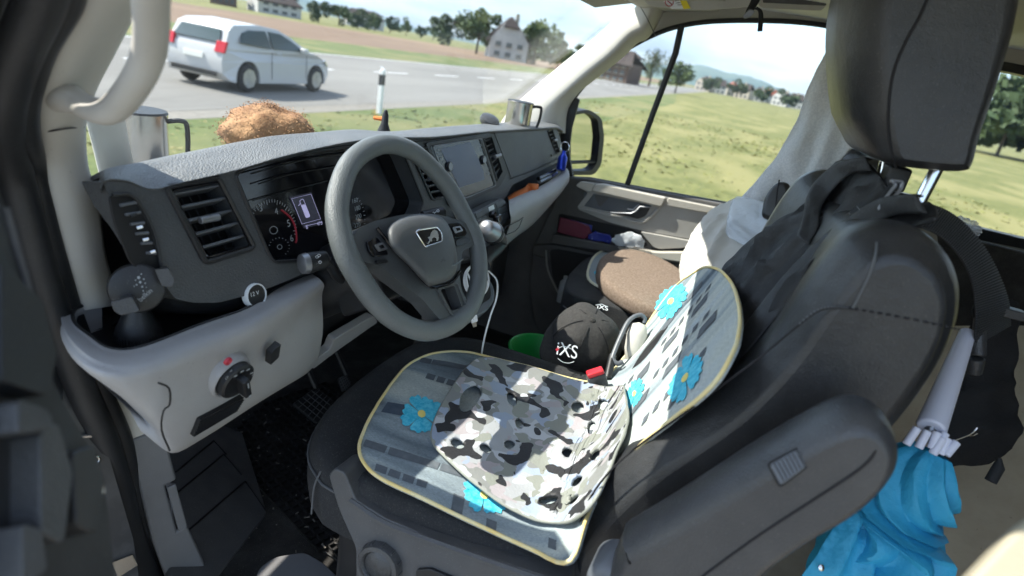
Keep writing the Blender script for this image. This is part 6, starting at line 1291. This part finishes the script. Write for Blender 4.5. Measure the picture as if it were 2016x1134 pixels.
JX = Pl(P(1512, 425, d=1.67), (-.6, .1, .75))
mb = MB(); mb.plate(JX, rc([(1488, 418), (1500, 402), (1530, 412), (1538, 426), (1515, 448), (1492, 440)], 6), .03); mb.build('screws', 'screws', jr, bevel=.004)
mb = MB(); line(mb, JX, rc([(1486, 404), (1498, 398), (1528, 406), (1543, 422), (1528, 442), (1500, 448), (1486, 430)], 8), .003, k=.004, closed=True); mb.build('tub_rim', 'plastic_film', jr)
# seat belt with tongue and striped webbing behind the jacket
blt = thing('striped_strap', 'black strap with fine white stripes running over the driver seat shoulder', 'strap', P(1690, 400, d=1.02))
mb = MB(); A = [P(*p, d=d) for p, d in (((1640, 444), .885), ((1680, 412), .855), ((1712, 385), .825), ((1738, 362), .805))]; B = [P(*p, d=d) for p, d in (((1652, 456), .875), ((1692, 426), .845), ((1722, 402), .815), ((1748, 378), .795))]; mb.grid([A, B], 1, 4); mb.build('strap_band', 'webbing', blt, solid=.002)
mb = MB()
for i in range(26):
    t = i/26*2.9; j = min(2, int(t)); f_ = t-j; a = A[j].lerp(A[j+1], f_); b = B[j].lerp(B[j+1], f_); n_ = (CAM-a).normalized()*.0015; mb.tube([a+n_, b+n_], .0007, 5)
mb.build('stripe', 'print_dim', blt)['kind'] = 'stuff'
bp2 = thing('belt_adjuster', 'light grey metal strap buckle on the driver seat shoulder below the headrest', 'buckle', P(1750, 390, d=.99))
mb = MB(); mb.tube([P(*p, d=.775) for p in rc([(1752, 355), (1777, 358), (1774, 372), (1740, 412), (1730, 412), (1736, 400), (1764, 364)], 4)], .0022, 8, closed=True); mb.build('buckle_frame', 'satin', bp2)
mb = MB(); mb.grid([[P(1752, 362, d=.785), P(1706, 424, d=.80)], [P(1766, 366, d=.783), P(1728, 420, d=.795)]], 1, 3); mb.build('buckle_web', 'webbing', bp2, solid=.002)
# broad ribbed strap of the bag over the backrest shoulder
sb = thing('shoulder_bag', 'black shoulder bag with ribbed strap hanging behind the driver seat', 'bag', P(1950, 900, d=1.08))
Ai = [(1700, 452), (1760, 440), (1830, 452), (1880, 490), (1912, 545), (1922, 610), (1920, 680)]
Ao = [(1720, 405), (1790, 395), (1860, 412), (1915, 455), (1958, 520), (1985, 590), (1990, 640)]
dI = [.88, .87, .86, .87, .90, .95, 1.0]
mb = MB(); A = [P(*p, d=d-.012) for p, d in zip(Ai, dI)]; B = [P(*p, d=d+.03) for p, d in zip(Ao, dI)]
mb.grid([A, [a.lerp(b, .5)-(a-CAM).normalized()*.006 for a, b in zip(A, B)], B], 3, 6); mb.build('shoulder_strap', 'webbing', sb, solid=.003, ang=180)
mb = MB(); Ac, Bc = cr(A, 14), cr(B, 14)
for i, (a, b) in enumerate(zip(Ac, Bc)):
    if i < 14: continue
    n_ = (CAM-a).normalized()*.004; m_ = a.lerp(b, .5)+(CAM-a).normalized()*.0085; mb.tube([a+n_, m_, b+n_], .0011, 5)
mb.build('strap_rib', 'dash_face', sb)['kind'] = 'stuff'
BGP = Pl(P(1940, 780, d=1.08), (-.92, -.25, .3))
drape('bag_body', [(1915, 600), (1960, 585), (2010, 592), (2008, 640), (1992, 760), (2002, 830), (1990, 880), (1940, 915), (1880, 915), (1845, 935), (1830, 900), (1860, 820), (1890, 750), (1905, 680)], BGP, 'bag_black', '', '', [((1890, 770), (1990, 750), .01, .012), ((1900, 830), (2000, 840), .012, .014), ((1930, 640), (2000, 625), .008, .01)], .014, .008, .011, 14, .02, root=sb)
mb = MB(); mb.tube([P(1930, 625, d=.99), P(1925, 700, d=.99)], [.009, .012], 12); mb.tube([P(1922, 705, d=.99), P(1918, 735, d=1.0)], [.013, .011], 12); mb.box(P(1975, 612, d=1.0), (.012, .03, .008)); mb.build('strap_buckle', 'plastic_dark', sb, bevel=.003)
mb = MB(); mb.tube([P(1968, 902, d=1.0), P(1966, 920, d=1.0), P(1950, 948, d=1.0)], [.003, .009, .009], 10); mb.build('zip_puller', 'webbing', sb)
mb = MB(); mb.tube(cr([P(*p, d=.99) for p in ((1880, 868), (1896, 862), (1906, 858), (1918, 850), (1924, 842))], 3), .0014, 6); mb.tube(cr([P(*p, d=.99) for p in ((1906, 858), (1916, 858), (1924, 854))], 3), .0012, 6); mb.build('key_ring', 'chrome', sb)
# crumpled foil behind the seat shoulder
c = P(1890, 450, d=1.12); mb, _ = lump(c, (.03, .028, .02), None, '', '', '', .5, 3, 8); solo(mb.build('foil_bag', 'plastic_film', ang=30), 'crumpled silvery foil bag on the ledge under the rear side window', 'foil bag')
# umbrella
um = thing('umbrella', 'folded turquoise umbrella with white handle hanging upside down behind the driver seat', 'umbrella', P(1700, 1120, d=1.0))
mb = MB(); h0, h1 = P(1905, 655, d=1.0), P(1834, 840, d=.90); mb.tube([h0, h0.lerp(h1, .5), h1, h1.lerp(h0, -.02)], [.012, .0165, .0205, .018], 20); mb.build('handle', 'umb_white', um, bevel=.002)
mb = MB(); h2 = P(1822, 870, d=.90); mb.tube([h1, h2], .008, 10); mb.build('shaft', 'satin', um)
for i, (a, b) in enumerate((((1826, 848), (1808, 882)), ((1846, 850), (1834, 884)), ((1856, 862), (1836, 894)), ((1866, 862), (1850, 894)), ((1884, 870), (1862, 896)), ((1806, 842), (1784, 875)), ((1862, 852), (1846, 872)))):
    mb = MB(); mb.tube([P(*a, d=.885-.004*(i % 3)), P(*b, d=.885-.004*(i % 3))], .0062, 10); mb.build('rib_tip', 'umb_white', um, bevel=.0015)
axp = [P(1834, 888, d=.91), P(1800, 940, d=.92), P(1765, 1010, d=.94), P(1735, 1080, d=.97), P(1715, 1170, d=1.0)]
ax_ = cr(axp, 8); mb = MB(); vs = []; NS = 96
for i, p in enumerate(ax_):
    t = i/(len(ax_)-1); d = (ax_[min(i+1, len(ax_)-1)]-ax_[max(i-1, 0)]).normalized(); a = d.cross(V((0, 0, 1))).normalized(); b = d.cross(a); r_ = .026+.088*t**.8
    for j in range(NS):
        an = 2*math.pi*j/NS; pl_ = 1+(.16+.12*t)*(2*abs(((an*8/(2*math.pi)+.35*t*2) % 1)-.5)-.5)*1.6+.07*noise.noise(V((math.cos(an)*2, math.sin(an)*2, t*4)))
        vs.append(p+(a*math.cos(an)*1.0+b*math.sin(an)*.75)*r_*pl_)
mb.add(vs, [[i*NS+j, i*NS+(j+1) % NS, (i+1)*NS+(j+1) % NS, (i+1)*NS+j] for i in range(len(ax_)-1) for j in range(NS)]); mb.build('canopy', 'umb_blue', um, ang=28)
UPn = Pl(P(1700, 1060, d=.93), (-.8, -.2, .5))
drape('canopy_fold', [(1700, 950), (1760, 930), (1800, 960), (1830, 1040), (1838, 1110), (1760, 1134), (1660, 1180), (1560, 1170), (1600, 1100), (1650, 1020)], UPn, 'umb_blue', '', '', [((1760, 940), (1700, 1134), .01, .02), ((1790, 960), (1790, 1120), .01, .02), ((1700, 980), (1630, 1134), .01, .02), ((1730, 1000), (1690, 1050), .006, -.012)], .012, .0015, .009, 6, root=um)
mb = MB(); mb.lathe(UPn.at(1607, 1112)+UPn.n*.014, UPn.n, [(.005, 0), (.005, .002), (.003, .003), (0, .003)], 14); mb.build('snap_button', 'chrome', um)

# rear of the cab: floor, sill, dark inner wall
mb = MB(); mb.box((1.4, -1.1, .72), (1.02, .9, .03)); part(mb, 'rear_floor', 'floor_board', smooth=False)
mb = MB(); mb.plate(Pl((2.0, -1.1, 1.2), (-1, 0, 0)), [(1850, 455), (2100, 520), (2300, 1000), (1900, 900)], .04); part(mb, 'rear_side_trim', 'carpet', bevel=.01)
mb = MB(); mb.plate(Pl(P(1900, 950, d=1.35), (-.5, .35, .8)), [(1700, 640), (2080, 640), (2100, 1134), (1960, 1300), (1640, 1300)], .02); mb2 = part(mb, 'rear_step', 'floor_board', bevel=.004)
mb = MB(); mb.plate(Pl(P(1990, 1100, d=.42), (-.6, .15, .8)), [(2080, 985), (2030, 1015), (1985, 1055), (1895, 1150), (1850, 1240), (2100, 1300)], .03); part(mb, 'door_sill', 'cream_body', bevel=.006)
mb = MB(); mb.box((1.4, -2.0, 1.5), (1.02, .02, .8)); part(mb, 'rear_wall', 'carpet', smooth=False)
mb = MB(); mb.box((.40, -1.4, 1.5), (.02, .6, .75)); part(mb, 'left_rear_wall', 'headliner', smooth=False)

# open driver door at the left border
dr = Pl(P(60, 800, d=.42), (.35, -.75, .25))
do = [(-160, 300), (-20, 330), (14, 420), (40, 520), (70, 620), (100, 740), (140, 815), (178, 880), (202, 930), (214, 1010), (232, 1180), (-200, 1200)]
mb = MB(); mb.plate(dr, rc(do, 16), .05); dd_ = part(mb, 'driver_door', 'rubber', label='open driver door, dark and close at the left border', bevel=.012)
for q, m, k in (([(-60, 520), (30, 600), (60, 700), (40, 790), (-60, 760)], 'dash_dark', .02), ([(20, 860), (60, 840), (90, 940), (70, 1080), (20, 1060)], 'plastic_dark', .02), ([(100, 900), (150, 880), (170, 960), (150, 1060), (110, 1040)], 'dash_dark', .015), ([(-20, 1040), (24, 1050), (34, 1134), (-20, 1160)], 'seat_shell', .02), ([(-60, 800), (10, 820), (20, 860), (-60, 870)], 'plastic_dark', .03)):
    mb = MB(); mb.plate(dr, rc(q, 14), .03, k=k); part(mb, 'door_fitting', m, dd_, bevel=.01)
mb = MB(); line(mb, dr, [(10, 410), (38, 512), (68, 612), (94, 690)], .0022, k=.001, smooth=3); part(mb, 'door_edge_trim', 'door_dark', dd_)
mb = MB(); mb.plate(dr, rc([(150, 925), (176, 905), (190, 935), (196, 975), (176, 985)], 8), .02, k=.006); part(mb, 'door_latch', 'steel', dd_, bevel=.004)
IP = Pl(P(160, 850, d=.95), (-.3, -.9, .2))
mb = MB(); mb.plate(IP, [(60, 600), (100, 560), (165, 720), (215, 900), (262, 1060), (290, 1250), (200, 1250), (120, 900)], .02); fp_ = part(mb, 'wheel_arch_panel', 'paint_dark')
mb = MB(); line(mb, IP, [(150, 858), (190, 855)], .0035, k=.004); part(mb, 'hinge_pin', 'steel', fp_)
mb = MB(); line(mb, IP, ell(186, 903, 8, 7), .002, k=.004, closed=True); part(mb, 'hinge_ring', 'steel', fp_)
mb = MB(); mb.plate(IP, [(218, 1105), (258, 1090), (268, 1110), (230, 1134)], .01, k=.006); part(mb, 'hinge_plate', 'steel', fp_)
hb_ = MB(); hb_.box((3300, 1000, 299), (4200, 4600, 300)); hz = hb_.build('haze', 'rubber', smooth=False); hz['kind'] = 'stuff'
hm = bpy.data.materials.new('haze_air'); hm.use_nodes = True; ht = hm.node_tree; ht.nodes.clear()
ho = N(ht, 'ShaderNodeOutputMaterial'); hv_ = N(ht, 'ShaderNodeVolumePrincipled'); hv_.inputs['Color'].default_value = (.55, .76, 1, 1); hv_.inputs['Density'].default_value = .00014; hv_.inputs['Anisotropy'].default_value = .3
ht.links.new(hv_.outputs[0], ho.inputs['Volume']); hz.data.materials.clear(); hz.data.materials.append(hm)
# tags for the van's own empties are inherited as part labels
bpy.context.view_layer.update()
